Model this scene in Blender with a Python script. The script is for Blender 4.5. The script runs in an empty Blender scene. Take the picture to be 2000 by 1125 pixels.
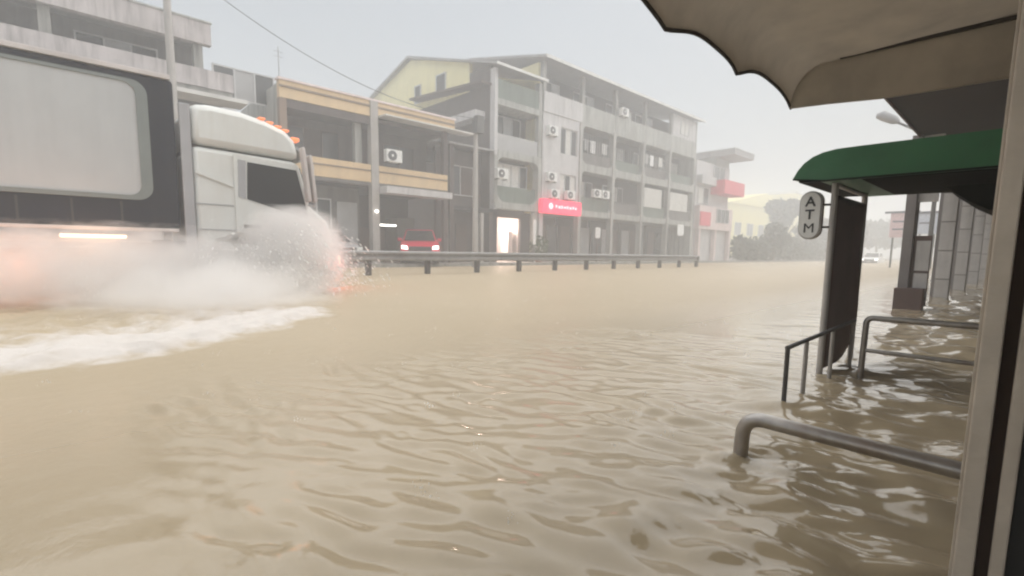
import bpy, math, random
import numpy as np
from mathutils import Vector, Matrix

R = math.radians
random.seed(7)
rng = np.random.default_rng(11)
sc = bpy.context.scene
col = sc.collection

# ---------------------------------------------------------------- camera
# +Y runs down the road, -X points across the road, water level is z = 0
CAM_H = .85
YAW, PITCH, ROLL = 46.6, 6.5, .8
cam = bpy.data.cameras.new('camera')
cam.sensor_width = 36.0
cam.lens = 36.0 * 950 / 2000
cam.shift_y = (598 - 562.5) / 2000
cam.clip_start = .05
cam.clip_end = 3000
camo = bpy.data.objects.new('camera', cam)
col.objects.link(camo)
y_, p_, r_ = R(YAW), R(PITCH), R(ROLL)
fw = Vector((-math.sin(y_) * math.cos(p_), math.cos(y_) * math.cos(p_), -math.sin(p_)))
rt = Vector((math.cos(y_), math.sin(y_), 0))
up = rt.cross(fw)
rt2 = rt * math.cos(r_) + up * math.sin(r_)
up2 = up * math.cos(r_) - rt * math.sin(r_)
M4 = Matrix((rt2, up2, -fw)).transposed().to_4x4()
M4.translation = Vector((0, 0, CAM_H))
camo.matrix_world = M4
sc.camera = camo

# ---------------------------------------------------------------- sky and sun (rain overcast)
SUN_EL, SUN_AZ = 64.0, 18.0          # azimuth from +Y towards +X
w = bpy.data.worlds.new('World')
sc.world = w
w.use_nodes = True
nt = w.node_tree
nt.nodes.clear()
sky = nt.nodes.new('ShaderNodeTexSky')
sky.sky_type = 'NISHITA'
sky.sun_disc = False
sky.sun_elevation = R(SUN_EL)
sky.sun_rotation = R(SUN_AZ)
sky.air_density = 1.6
sky.dust_density = 6.0
hs = nt.nodes.new('ShaderNodeHueSaturation')
hs.inputs['Saturation'].default_value = .42
hs.inputs['Value'].default_value = .71        # scales the sky colour down
mxs = nt.nodes.new('ShaderNodeMix')
mxs.data_type = 'RGBA'
mxs.inputs[0].default_value = .3
mxs.inputs[7].default_value = (3.9, 4.58, 5.18, 1)     # even cloud deck
bg = nt.nodes.new('ShaderNodeBackground')
bg.inputs[1].default_value = .05
wo = nt.nodes.new('ShaderNodeOutputWorld')
nt.links.new(sky.outputs[0], hs.inputs['Color'])
nt.links.new(hs.outputs[0], mxs.inputs[6])
nt.links.new(mxs.outputs[2], bg.inputs[0])
nt.links.new(bg.outputs[0], wo.inputs[0])

sun = bpy.data.lights.new('sun', 'SUN')
sun.energy = 1.5
sun.angle = R(150)
sun.color = (1, .98, .95)
suno = bpy.data.objects.new('sun', sun)
col.objects.link(suno)
sd = Vector((math.sin(R(SUN_AZ)) * math.cos(R(SUN_EL)), math.cos(R(SUN_AZ)) * math.cos(R(SUN_EL)), math.sin(R(SUN_EL))))
suno.rotation_euler = (-sd).to_track_quat('-Z', 'Y').to_euler()
suno.location = (0, 0, 40)

vs = sc.view_settings
vs.view_transform = 'Standard'
vs.look = 'None'
vs.gamma = 1
vs.exposure = 1.58
vs.use_curve_mapping = False

cy = sc.cycles
cy.max_bounces = 8
cy.diffuse_bounces = 3
cy.glossy_bounces = 3
cy.transmission_bounces = 3
cy.volume_bounces = 3
cy.transparent_max_bounces = 12
cy.volume_step_rate = 2.0
cy.volume_max_steps = 96
cy.use_denoising = True
cy.sample_clamp_indirect = 6
cy.pixel_filter_type = 'BLACKMAN_HARRIS'
cy.filter_width = 2.2

# ---------------------------------------------------------------- materials
def mat(name, color, rough=.7, metal=0.0, var=.12, scale=1.5, stain=0.0, stain_col=None, bump=0.0, bscale=30, spec=.5, sub=0):
    m = bpy.data.materials.new(name)
    m.use_nodes = True
    n = m.node_tree
    b = n.nodes['Principled BSDF']
    b.inputs['Roughness'].default_value = rough
    b.inputs['Metallic'].default_value = metal
    b.inputs['Specular IOR Level'].default_value = spec
    tc = n.nodes.new('ShaderNodeTexCoord')
    nz = n.nodes.new('ShaderNodeTexNoise')
    nz.inputs['Scale'].default_value = scale
    nz.inputs['Detail'].default_value = 5
    nz.inputs['Roughness'].default_value = .6
    n.links.new(tc.outputs['Object'], nz.inputs['Vector'])
    mp = n.nodes.new('ShaderNodeMapRange')
    mp.inputs[1].default_value = .25
    mp.inputs[2].default_value = .75
    mp.inputs[3].default_value = 1 - var
    mp.inputs[4].default_value = 1 + var
    n.links.new(nz.outputs[0], mp.inputs[0])
    mul = n.nodes.new('ShaderNodeVectorMath')
    mul.operation = 'SCALE'
    mul.inputs[0].default_value = color
    n.links.new(mp.outputs[0], mul.inputs['Scale'])
    out = mul.outputs[0]
    if stain > 0:
        # rain streaks: noise stretched along z, a stain with a shape of its own
        mpn = n.nodes.new('ShaderNodeMapping')
        mpn.inputs['Scale'].default_value = (2.2, 2.2, .22)
        n.links.new(tc.outputs['Object'], mpn.inputs['Vector'])
        n2 = n.nodes.new('ShaderNodeTexNoise')
        n2.inputs['Scale'].default_value = 1.6
        n2.inputs['Detail'].default_value = 6
        n2.inputs['Roughness'].default_value = .65
        n.links.new(mpn.outputs[0], n2.inputs['Vector'])
        cr = n.nodes.new('ShaderNodeMapRange')
        cr.inputs[1].default_value = .46
        cr.inputs[2].default_value = .72
        cr.inputs[3].default_value = 0
        cr.inputs[4].default_value = stain
        n.links.new(n2.outputs[0], cr.inputs[0])
        mx = n.nodes.new('ShaderNodeMix')
        mx.data_type = 'RGBA'
        n.links.new(cr.outputs[0], mx.inputs[0])
        n.links.new(out, mx.inputs[6])
        mx.inputs[7].default_value = (*(stain_col or tuple(c * .3 for c in color)), 1)
        out = mx.outputs[2]
    n.links.new(out, b.inputs['Base Color'])
    if bump > 0:
        n3 = n.nodes.new('ShaderNodeTexNoise')
        n3.inputs['Scale'].default_value = bscale
        n3.inputs['Detail'].default_value = 4
        n.links.new(tc.outputs['Object'], n3.inputs['Vector'])
        bp = n.nodes.new('ShaderNodeBump')
        bp.inputs['Strength'].default_value = bump
        bp.inputs['Distance'].default_value = .02
        n.links.new(n3.outputs[0], bp.inputs['Height'])
        n.links.new(bp.outputs[0], b.inputs['Normal'])
    return m

def emit(name, color, strength):
    m = bpy.data.materials.new(name)
    m.use_nodes = True
    b = m.node_tree.nodes['Principled BSDF']
    b.inputs['Base Color'].default_value = (*[min(.8, c) for c in color], 1)
    b.inputs['Emission Color'].default_value = (*color, 1)
    b.inputs['Emission Strength'].default_value = strength
    return m

M = {}
M['concrete'] = mat('concrete', (.28, .275, .255), .85, stain=.85, var=.15, bump=.2)
M['plaster_white'] = mat('plaster_white', (.50, .487, .485), .8, stain=.45, var=.08)
M['plaster_pale'] = mat('plaster_pale', (.345, .348, .325), .85, stain=.85, var=.12)
M['plaster_drab'] = mat('plaster_drab', (.43, .395, .39), .85, stain=.8, var=.15)
M['plaster_beige'] = mat('plaster_beige', (.60, .44, .255), .8, stain=.35, var=.08, stain_col=(.36, .26, .17))
M['stripe_brown'] = mat('stripe_brown', (.20, .14, .10), .8)
M['plaster_yellow'] = mat('plaster_yellow', (.74, .68, .38), .8, stain=.35, var=.08, stain_col=(.42, .38, .25))
M['far_yellow'] = mat('far_yellow', (.80, .70, .24), .8, stain=.2, var=.08)
M['plaster_pink'] = mat('plaster_pink', (.66, .55, .53), .8, stain=.4)
M['red_paint'] = mat('red_paint', (.62, .06, .09), .5, var=.08)
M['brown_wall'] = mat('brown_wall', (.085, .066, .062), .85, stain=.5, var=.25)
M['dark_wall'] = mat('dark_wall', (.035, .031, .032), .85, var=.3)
M['grey_wall'] = mat('grey_wall', (.14, .13, .125), .85, stain=.85, var=.25, stain_col=(.07, .065, .06))
M['green_parapet'] = mat('green_parapet', (.13, .16, .135), .8, stain=.5, var=.15)
M['roof_sheet'] = mat('roof_sheet', (.27, .26, .26), .6, stain=.5, var=.2)
M['roof_edge'] = mat('roof_edge', (.55, .54, .52), .6, var=.2)
M['wood_dark'] = mat('wood_dark', (.08, .05, .04), .7, var=.3)
M['glass'] = mat('glass', (.025, .03, .033), .15, var=.3, spec=.4)
M['curtain'] = mat('curtain', (.55, .54, .51), .9, var=.15, scale=6)
M['frame_alu'] = mat('frame_alu', (.45, .45, .45), .5, var=.1)
M['shutter'] = mat('shutter', (.33, .33, .33), .6, var=.15)
M['ac_white'] = mat('ac_white', (.72, .72, .70), .5, var=.08, scale=5)
M['ac_dark'] = mat('ac_dark', (.06, .06, .065), .6)
M['pole_conc'] = mat('pole_conc', (.36, .34, .32), .85, stain=.4, var=.15)
M['pole_dark'] = mat('pole_dark', (.10, .10, .10), .7)
M['galv'] = mat('galv', (.25, .242, .24), .55, metal=.2, var=.22, scale=4, stain=.4)
M['galv_dark'] = mat('galv_dark', (.075, .068, .066), .7, var=.25, scale=6)
M['steel_tube'] = mat('steel_tube', (.36, .34, .32), .32, metal=.75, var=.25, scale=9, stain=.5, stain_col=(.2, .13, .09))
M['iron_dark'] = mat('iron_dark', (.10, .10, .10), .5, metal=.4, var=.25, scale=9)
M['awning_green'] = mat('awning_green', (.018, .115, .045), .55, var=.2, scale=4, bump=.25, bscale=12)
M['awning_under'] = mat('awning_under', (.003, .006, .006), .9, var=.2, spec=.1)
M['panel_brown'] = mat('panel_brown', (.13, .08, .078), .6, var=.2, scale=4, stain=.3)
M['alu_post'] = mat('alu_post', (.46, .45, .44), .45, metal=.4, var=.15, scale=5, stain=.4)
M['canopy_tan'] = mat('canopy_tan', (.40, .36, .305), .9, var=.55, scale=3.4, stain=.8, stain_col=(.48, .44, .38), bump=.3, bscale=9)
_n = M['canopy_tan'].node_tree
_b = _n.nodes['Principled BSDF']
_t = _n.nodes.new('ShaderNodeBsdfTranslucent')
_t.inputs[0].default_value = (.66, .61, .54, 1)
_mx = _n.nodes.new('ShaderNodeMixShader'); _mx.inputs[0].default_value = .45
_n.links.new(_b.outputs[0], _mx.inputs[1]); _n.links.new(_t.outputs[0], _mx.inputs[2])
_n.links.new(_mx.outputs[0], _n.nodes['Material Output'].inputs['Surface'])
M['canopy_edge'] = mat('canopy_edge', (.035, .03, .028), .9)
M['post_steel'] = mat('post_steel', (.50, .45, .39), .5, metal=.25, var=.22, scale=7, stain=.55, stain_col=(.19, .13, .09), bump=.15)
M['post_groove'] = mat('post_groove', (.05, .03, .022), .8, var=.3)
M['black'] = mat('black', (.012, .012, .013), .7, var=.1)
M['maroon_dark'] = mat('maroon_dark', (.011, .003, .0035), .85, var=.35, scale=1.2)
M['tile_grey'] = mat('tile_grey', (.60, .59, .585), .45, var=.15, scale=3, stain=.4)
M['tile_strip'] = mat('tile_strip', (.24, .225, .225), .7, var=.15, stain=.4)
M['base_brown'] = mat('base_brown', (.12, .075, .065), .7, var=.25)
M['sign_white'] = mat('sign_white', (.72, .73, .72), .4, var=.04, scale=4)
M['sign_ink'] = mat('sign_ink', (.04, .045, .05), .5)
M['board_pink'] = mat('board_pink', (.82, .62, .64), .6)
M['board_blue'] = mat('board_blue', (.62, .68, .80), .6)
M['board_line'] = mat('board_line', (.10, .10, .16), .6)
M['truck_white'] = mat('truck_white', (.62, .63, .605), .35, var=.05, scale=2, stain=.22, stain_col=(.42, .37, .30))
M['truck_grey'] = mat('truck_grey', (.33, .33, .34), .5, var=.1)
M['trailer_dark'] = mat('trailer_dark', (.012, .014, .022), .45, spec=.2, var=.25, stain=.25, stain_col=(.05, .045, .04))
M['trailer_panel'] = mat('trailer_panel', (.43, .44, .44), .55, var=.06, scale=1.2, stain=.12)
M['panel_rim'] = mat('panel_rim', (.17, .19, .18), .5, var=.1)
M['rail_light'] = mat('rail_light', (.50, .46, .44), .5, var=.15)
M['rubber'] = mat('rubber', (.015, .015, .016), .85)
M['rim'] = mat('rim', (.40, .40, .42), .35, metal=.7)
M['car_red'] = mat('car_red', (.55, .025, .06), .25, var=.05)
M['car_silver'] = mat('car_silver', (.48, .48, .49), .3, metal=.4, var=.05)
M['car_white'] = mat('car_white', (.72, .72, .72), .3, var=.04)
M['car_glass'] = mat('car_glass', (.02, .022, .025), .08, spec=.7)
M['plastic'] = mat('plastic', (.03, .03, .032), .6)
M['pavement'] = mat('pavement', (.30, .285, .26), .6, stain=.4, var=.2)
M['asphalt'] = mat('asphalt', (.06, .058, .055), .8, var=.2)
M['ground'] = mat('ground', (.16, .15, .11), .9, var=.3, scale=.1)
M['hill'] = mat('hill', (.07, .09, .06), .95, var=.3, scale=.05)
M['leaf'] = mat('leaf', (.055, .085, .035), .7, var=.45, scale=.8)
M['leaf_dull'] = mat('leaf_dull', (.06, .075, .05), .8, var=.4, scale=.6)
M['bark'] = mat('bark', (.12, .095, .07), .9, var=.3)
M['clay'] = mat('clay', (.25, .12, .08), .8)
M['cable'] = mat('cable', (.07, .07, .07), .7)
M['drop'] = mat('drop', (.85, .84, .82), .4, var=.05)
_n = M['drop'].node_tree
_t = _n.nodes.new('ShaderNodeBsdfTranslucent'); _t.inputs[0].default_value = (.85, .84, .82, 1)
_mx = _n.nodes.new('ShaderNodeMixShader'); _mx.inputs[0].default_value = .5
_n.links.new(_n.nodes['Principled BSDF'].outputs[0], _mx.inputs[1]); _n.links.new(_t.outputs[0], _mx.inputs[2])
_n.links.new(_mx.outputs[0], _n.nodes['Material Output'].inputs['Surface'])
M['foam'] = mat('foam', (.80, .77, .73), .6, var=.08, scale=20)
M['poster'] = mat('poster', (.70, .69, .68), .7, var=.1, scale=6)
M['lamp_warm'] = emit('lamp_warm', (1.0, .66, .42), 1.8)
M['lamp_orange'] = emit('lamp_orange', (1.0, .24, .10), .3)
M['lamp_white'] = emit('lamp_white', (1.0, .95, .88), 1.5)
M['lamp_red'] = emit('lamp_red', (1.0, .22, .18), 3)
M['shop_lit'] = emit('shop_lit', (1.0, .78, .68), 9)
M['sign_red'] = emit('sign_red', (.85, .04, .09), .55)
M['sign_glow'] = emit('sign_glow', (1.0, .42, .45), .75)

# ---------------------------------------------------------------- mesh helpers
class MB:
    def __init__(s):
        s.v, s.f = [], []
    def add(s, vs_, fs_):
        o = len(s.v)
        s.v += [tuple(p) for p in vs_]
        s.f += [tuple(i + o for i in f) for f in fs_]
        return s
    def box(s, x0, x1, y0, y1, z0, z1):
        x0, x1 = min(x0, x1), max(x0, x1)
        y0, y1 = min(y0, y1), max(y0, y1)
        z0, z1 = min(z0, z1), max(z0, z1)
        return s.add([(x0, y0, z0), (x1, y0, z0), (x1, y1, z0), (x0, y1, z0), (x0, y0, z1), (x1, y0, z1), (x1, y1, z1), (x0, y1, z1)],
                     [(0, 3, 2, 1), (4, 5, 6, 7), (0, 1, 5, 4), (1, 2, 6, 5), (2, 3, 7, 6), (3, 0, 4, 7)])
    def tube(s, path, r, n=10, caps=True):
        path = [Vector(p) for p in path]
        rs = r if isinstance(r, (list, tuple)) else [r] * len(path)
        rings, prev = [], None
        for i, p in enumerate(path):
            if i == 0: t = path[1] - p
            elif i == len(path) - 1: t = p - path[i - 1]
            else: t = (path[i + 1] - p).normalized() + (p - path[i - 1]).normalized()
            t.normalize()
            a = prev - t * prev.dot(t) if prev is not None else (Vector((0, 0, 1)) if abs(t.z) < .9 else Vector((1, 0, 0))).cross(t)
            a.normalize(); prev = a
            b = t.cross(a)
            rings.append([p + (a * math.cos(2 * math.pi * k / n) + b * math.sin(2 * math.pi * k / n)) * rs[i] for k in range(n)])
        vs_ = [q for rg in rings for q in rg]
        fs_ = [(i * n + k, i * n + (k + 1) % n, (i + 1) * n + (k + 1) % n, (i + 1) * n + k) for i in range(len(path) - 1) for k in range(n)]
        if caps:
            fs_.append(tuple(range(n - 1, -1, -1)))
            fs_.append(tuple((len(path) - 1) * n + k for k in range(n)))
        return s.add(vs_, fs_)
    def prism_x(s, prof, x0, x1):
        """profile in (y, z) extruded along x"""
        n = len(prof)
        vs_ = [(x0, a, b) for a, b in prof] + [(x1, a, b) for a, b in prof]
        fs_ = [tuple(range(n)), tuple(range(2 * n - 1, n - 1, -1))] + [(i, i + n, (i + 1) % n + n, (i + 1) % n) for i in range(n)]
        return s.add(vs_, fs_)
    def prism_y(s, prof, y0, y1):
        """profile in (x, z) extruded along y"""
        n = len(prof)
        vs_ = [(a, y0, b) for a, b in prof] + [(a, y1, b) for a, b in prof]
        fs_ = [tuple(range(n)), tuple(range(2 * n - 1, n - 1, -1))] + [(i, i + n, (i + 1) % n + n, (i + 1) % n) for i in range(n)]
        return s.add(vs_, fs_)
    def ring(s, outer, inner, x0, x1):
        """frame between two outlines (y, z) with the same count, thickness along x"""
        n = len(outer)
        vs_ = [(x0, *p) for p in outer] + [(x0, *p) for p in inner] + [(x1, *p) for p in outer] + [(x1, *p) for p in inner]
        fs_ = []
        for i in range(n):
            j = (i + 1) % n
            fs_ += [(i, j, n + j, n + i), (2 * n + i, 3 * n + i, 3 * n + j, 2 * n + j), (n + i, n + j, 3 * n + j, 3 * n + i), (i, 2 * n + i, 2 * n + j, j)]
        return s.add(vs_, fs_)
    def mesh(s, name, m, smooth=False, off=(0, 0, 0)):
        me = bpy.data.meshes.new(name)
        vs_ = [(a - off[0], b - off[1], c - off[2]) for a, b, c in s.v] if any(off) else s.v
        me.from_pydata(vs_, [], s.f)
        me.validate()
        import bmesh
        bm = bmesh.new(); bm.from_mesh(me)
        bmesh.ops.recalc_face_normals(bm, faces=bm.faces)
        bm.to_mesh(me); bm.free()
        if m is not None: me.materials.append(M[m] if isinstance(m, str) else m)
        if smooth:
            me.polygons.foreach_set('use_smooth', [True] * len(me.polygons))
            try: me.set_sharp_from_angle(angle=R(38))
            except Exception: pass
        return me
    def build(s, name, m, parent=None, smooth=False, bevel=0, local=False):
        """mesh authored in world coordinates (or in the parent's when local)"""
        off = (0, 0, 0)
        if parent is not None and not local:
            off = WL[parent.name]
        me = s.mesh(name, m, smooth, off)
        o = bpy.data.objects.new(name, me)
        col.objects.link(o)
        if parent is not None: o.parent = parent
        WL[o.name] = off
        if bevel:
            b = o.modifiers.new('bevel', 'BEVEL')
            b.width = bevel; b.segments = 2; b.limit_method = 'ANGLE'; b.angle_limit = R(50)
        return o

WL = {}
def thing(name, label, cat, loc=(0, 0, 0), rz=0, group=None):
    o = bpy.data.objects.new(name, None)
    o.empty_display_size = .2
    col.objects.link(o)
    o.location = loc
    o.rotation_euler = (0, 0, rz)
    o['label'] = label
    o['category'] = cat
    if group: o['group'] = group
    WL[o.name] = tuple(loc)
    return o
def tag(o, label, cat, group=None):
    o['label'] = label; o['category'] = cat
    if group: o['group'] = group
    return o
def struct(o, kind='structure', label=None):
    o['kind'] = kind
    if label: o['label'] = label
    return o
def copy_tree(o, parent=None):
    c = o.copy()
    col.objects.link(c)
    c.parent = parent
    for ch in list(o.children): copy_tree(ch, c)
    return c
def bx(name, m, parent, x0, x1, y0, y1, z0, z1, bevel=0):
    return MB().box(x0, x1, y0, y1, z0, z1).build(name, m, parent, bevel=bevel)
def rrect(y0, y1, z0, z1, r, n=6, rs=None):
    """rounded rectangle outline in (y, z); rs = radii for the four corners bl, br, tr, tl"""
    rs = rs or (r, r, r, r)
    pts = []
    for (cy_, cz, a0), rr in zip(((y0, z0, 180), (y1, z0, 270), (y1, z1, 0), (y0, z1, 90)), rs):
        sy = 1 if cy_ == y0 else -1
        sz = 1 if cz == z0 else -1
        c = (cy_ + sy * rr, cz + sz * rr)
        for k in range(n + 1):
            a = R(a0 + 90 * k / n)
            pts.append((c[0] + rr * math.cos(a), c[1] + rr * math.sin(a)))
    return pts
def rect_like(inner, y0, y1, z0, z1):
    """rectangle outline with one point per inner point (pushed outwards)"""
    n = len(inner) // 4
    cor = [(y0, z0), (y1, z0), (y1, z1), (y0, z1)]
    out = []
    for i, (a, b) in enumerate(inner):
        c = cor[i // n]; k = i % n
        h = n // 2
        if k == h: out.append(c)
        else:
            # first half slides along one side, second half along the other
            q = i // n
            first = k < h
            if (q in (0, 2)) == first: out.append((c[0], b))
            else: out.append((a, c[1]))
    return out

# ---------------------------------------------------------------- ground, road, pavement, water
g = MB().add([(-600, -400, -.42), (600, -400, -.42), (600, 900, -.42), (-600, 900, -.42)], [(0, 1, 2, 3)]).build('ground', 'ground')
struct(g)
rd = MB().box(-20.8, -1.6, -120, 330, -.40, -.34).build('road', 'asphalt')
struct(rd)
kb = MB().box(-20.8, -20.55, -60, 330, -.34, .16).build('kerb', 'concrete')
struct(kb)
pv = MB().box(-75, -20.8, -60, 330, -.36, .15).build('pavement', 'pavement')
struct(pv)
npv = MB().box(-1.6, 8, -30, 330, -.38, -.22).build('near_pavement', 'pavement')
struct(npv)

def axis(pieces):
    out = [pieces[0][0]]
    for a, b, s0, s1 in pieces:
        x = a
        while x < b - 1e-6:
            t = (x - a) / (b - a)
            x = min(b, x + s0 + (s1 - s0) * t)
            out.append(x)
    return np.array(out)
gx = -axis([(-6, -.6, .6, .1), (-.6, 2.6, .014, .014), (2.6, 9, .014, .075), (9, 20.6, .075, .25)])[::-1]
gy = np.concatenate([-axis([(-.3, 10, .04, .25), (10, 120, .3, 12)])[::-1][:-1], axis([(.3, 4.6, .014, .014), (4.6, 14, .014, .09), (14, 40, .09, .4), (40, 330, .5, 8)])])
GX, GY = np.meshgrid(gx, gy, indexing='ij')
dxs = np.gradient(gx); dys = np.gradient(gy)
SP = np.maximum(dxs[:, None] * .8, dys[None, :] * .8)
Z = np.zeros_like(GX)
# calmer water by the shops, choppier flow on the road
near = .62 * np.clip((GX + 2.3) / 1.5, 0, 1) + .75 * np.clip((GX + 1.35) / .7, 0, 1)
for i in range(84):
    lam = .10 * (1.55 / .10) ** rng.random()
    th = rng.normal(.35, .95)
    kx, ky = math.cos(th) * 2 * math.pi / lam, math.sin(th) * 2 * math.pi / lam
    ph = rng.random() * 6.28
    amp = .0013 * (lam / .4) ** .95
    att = np.clip((lam / SP - 3) / 3, 0, 1)
    # warp so that crests are short, not endless
    wob = .35 * lam * np.sin(GX * 2.1 / (lam + .5) + ph * 3) * np.sin(GY * 1.7 / (lam + .4) + ph)
    wl = ((.12 + 1.5 * near) if lam > .45 else (.18 + 2.2 * near)) if lam > .22 else (.4 + .2 * near)
    env = .55 + .45 * np.sin(GX * 1.3 + ph * 7) * np.sin(GY * 1.1 + ph * 5)
    Z += amp * att * wl * env * np.sin(kx * (GX + wob) + ky * GY + ph)
# short broken wavelets, each its own little packet of crests
for i in range(620):
    cx, cyy = -3.4 * rng.random() ** .9 + .1, .3 + 4.4 * rng.random() ** 1.2
    lam = .075 + .12 * rng.random()
    th = rng.normal(1.9, .35)
    a0 = lam * (.012 + .036 * rng.random() ** 2)
    sx, sy = lam * (.55 + .5 * rng.random()), lam * (1.1 + 1.6 * rng.random())
    m_ = max(sx, sy) * 2.6
    ia, ib = np.searchsorted(gx, (cx - m_, cx + m_)); ja, jb = np.searchsorted(gy, (cyy - m_, cyy + m_))
    if ib - ia < 3 or jb - ja < 3: continue
    X_, Y_ = GX[ia:ib, ja:jb] - cx, GY[ia:ib, ja:jb] - cyy
    u = X_ * math.cos(th) + Y_ * math.sin(th); v = -X_ * math.sin(th) + Y_ * math.cos(th)
    Z[ia:ib, ja:jb] += a0 * np.exp(-(u / sx) ** 2 - (v / sy) ** 2) * np.cos(2 * math.pi * u / lam + 6.28 * rng.random())
# long swell set up by the truck
wake_pts = [(-10.2, 5.1), (-8.4, 4.15), (-6.9, 3.05), (-5.75, 2.25), (-5.0, 1.25), (-4.55, .3), (-4.3, -.8), (-3.9, -3), (-3.3, -8)]
def seg_dist(PX, PY, pts):
    best = np.full(PX.shape, 1e9); side = np.zeros(PX.shape); tt = np.zeros(PX.shape)
    for i, (a, b) in enumerate(zip(pts[:-1], pts[1:])):
        ax, ay = a; bx_, by_ = b
        dx, dy = bx_ - ax, by_ - ay
        t = np.clip(((PX - ax) * dx + (PY - ay) * dy) / (dx * dx + dy * dy), 0, 1)
        d = np.hypot(PX - ax - t * dx, PY - ay - t * dy)
        sd_ = np.sign(dx * (PY - ay) - dy * (PX - ax))
        m_ = d < best
        best = np.where(m_, d, best); side = np.where(m_, sd_, side); tt = np.where(m_, i + t, tt)
    return best, side, tt
D, S, T = seg_dist(GX, GY, wake_pts)
SD = D * S              # sign tells the truck side from the camera side
trk = -1.0 if (seg_dist(np.array([[-9.0]]), np.array([[0.0]]), wake_pts)[1][0, 0] < 0) else 1.0
SD = SD * trk           # positive on the truck side
n1 = np.sin(GX * 5.3 + 2.2 * np.sin(GY * 3.1)) * np.sin(GY * 4.7 + 1.8 * np.sin(GX * 2.9))
n2 = np.sin(GX * 13.1 + 2 * np.sin(GY * 7.3)) * np.sin(GY * 11.7 + 2 * np.sin(GX * 8.1))
n3 = np.sin(GX * 27 + 2 * np.sin(GY * 17.3)) * np.sin(GY * 23.7 + 2 * np.sin(GX * 19))
sdw = SD + .12 * n1 + .05 * n2 + .02 * n3
reach = np.clip((T - 2.0) / .6, 0, 1)
ridge = np.exp(-((sdw - .35) / .34) ** 2) * np.where(sdw < .35, np.exp(-((sdw - .35) / .22) ** 2), 1)
Z += reach * ridge * (.055 + .03 * n1 + .014 * n2 + .005 * n3)
inside = np.clip((sdw - .3) / .6, 0, 1)
beh = np.clip((5.2 - GY) / 1.5, 0, 1)
Z += inside * beh * (.045 * n1 + .02 * n2 + .007 * n3) * np.clip((-2.5 - GX) / 2, 0, 1)
foamv = reach * np.clip((sdw + .16) / .42, 0, 1) * np.exp(-np.clip(sdw - .9, 0, 9) / 1.1) * np.clip(.92 + .10 * n2 + .05 * n3, 0, 1)
foamv = np.maximum(foamv, .32 * inside * beh * np.clip(.2 + 1.1 * n2 * n1, 0, 1))
nx_, ny_ = len(gx), len(gy)
me = bpy.data.meshes.new('water')
co = np.stack([GX, GY, Z], -1).reshape(-1, 3)
idx = np.arange(nx_ * ny_).reshape(nx_, ny_)
quads = np.stack([idx[:-1, :-1], idx[1:, :-1], idx[1:, 1:], idx[:-1, 1:]], -1).reshape(-1, 4)
me.vertices.add(len(co)); me.vertices.foreach_set('co', co.ravel())
me.loops.add(quads.size); me.loops.foreach_set('vertex_index', quads.ravel())
me.polygons.add(len(quads)); me.polygons.foreach_set('loop_start', np.arange(0, quads.size, 4)); me.polygons.foreach_set('loop_total', np.full(len(quads), 4))
me.update(calc_edges=True)
me.polygons.foreach_set('use_smooth', np.ones(len(quads), bool))
at = me.attributes.new('foam', 'FLOAT', 'POINT')
at.data.foreach_set('value', foamv.ravel().astype(np.float32))
wm = bpy.data.materials.new('flood_water')
wm.use_nodes = True
n = wm.node_tree
b = n.nodes['Principled BSDF']
b.inputs['IOR'].default_value = 1.45
tc = n.nodes.new('ShaderNodeTexCoord')
at_n = n.nodes.new('ShaderNodeAttribute'); at_n.attribute_name = 'foam'
nz = n.nodes.new('ShaderNodeTexNoise'); nz.inputs['Scale'].default_value = .35; nz.inputs['Detail'].default_value = 4
n.links.new(tc.outputs['Object'], nz.inputs['Vector'])
mixc = n.nodes.new('ShaderNodeMix'); mixc.data_type = 'RGBA'
mixc.inputs[6].default_value = (.35, .278, .175, 1)
mixc.inputs[7].default_value = (.43, .352, .242, 1)
n.links.new(nz.outputs[0], mixc.inputs[0])
mixf = n.nodes.new('ShaderNodeMix'); mixf.data_type = 'RGBA'
mixf.inputs[7].default_value = (.60, .56, .52, 1)
fnz = n.nodes.new('ShaderNodeTexNoise'); fnz.inputs['Scale'].default_value = 3.2; fnz.inputs['Detail'].default_value = 8; fnz.inputs['Roughness'].default_value = .7
n.links.new(tc.outputs['Object'], fnz.inputs['Vector'])
fma = n.nodes.new('ShaderNodeMath'); fma.operation = 'MULTIPLY_ADD'; fma.inputs[1].default_value = 1.5; fma.inputs[2].default_value = -.78
n.links.new(fnz.outputs[0], fma.inputs[0])
fad = n.nodes.new('ShaderNodeMath'); fad.operation = 'ADD'
n.links.new(at_n.outputs['Fac'], fad.inputs[0]); n.links.new(fma.outputs[0], fad.inputs[1])
fmu = n.nodes.new('ShaderNodeMath'); fmu.operation = 'MULTIPLY'; fmu.use_clamp = True
fsm = n.nodes.new('ShaderNodeMapRange'); fsm.interpolation_type = 'SMOOTHSTEP'; fsm.inputs[1].default_value = .1; fsm.inputs[2].default_value = .85
n.links.new(fad.outputs[0], fsm.inputs[0])
fgt = n.nodes.new('ShaderNodeMapRange'); fgt.inputs[1].default_value = .0; fgt.inputs[2].default_value = .12
n.links.new(at_n.outputs['Fac'], fgt.inputs[0])
n.links.new(fsm.outputs[0], fmu.inputs[0]); n.links.new(fgt.outputs[0], fmu.inputs[1])
n.links.new(fmu.outputs[0], mixf.inputs[0])
n.links.new(mixc.outputs[2], mixf.inputs[6])
n.links.new(mixf.outputs[2], b.inputs['Base Color'])
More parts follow.
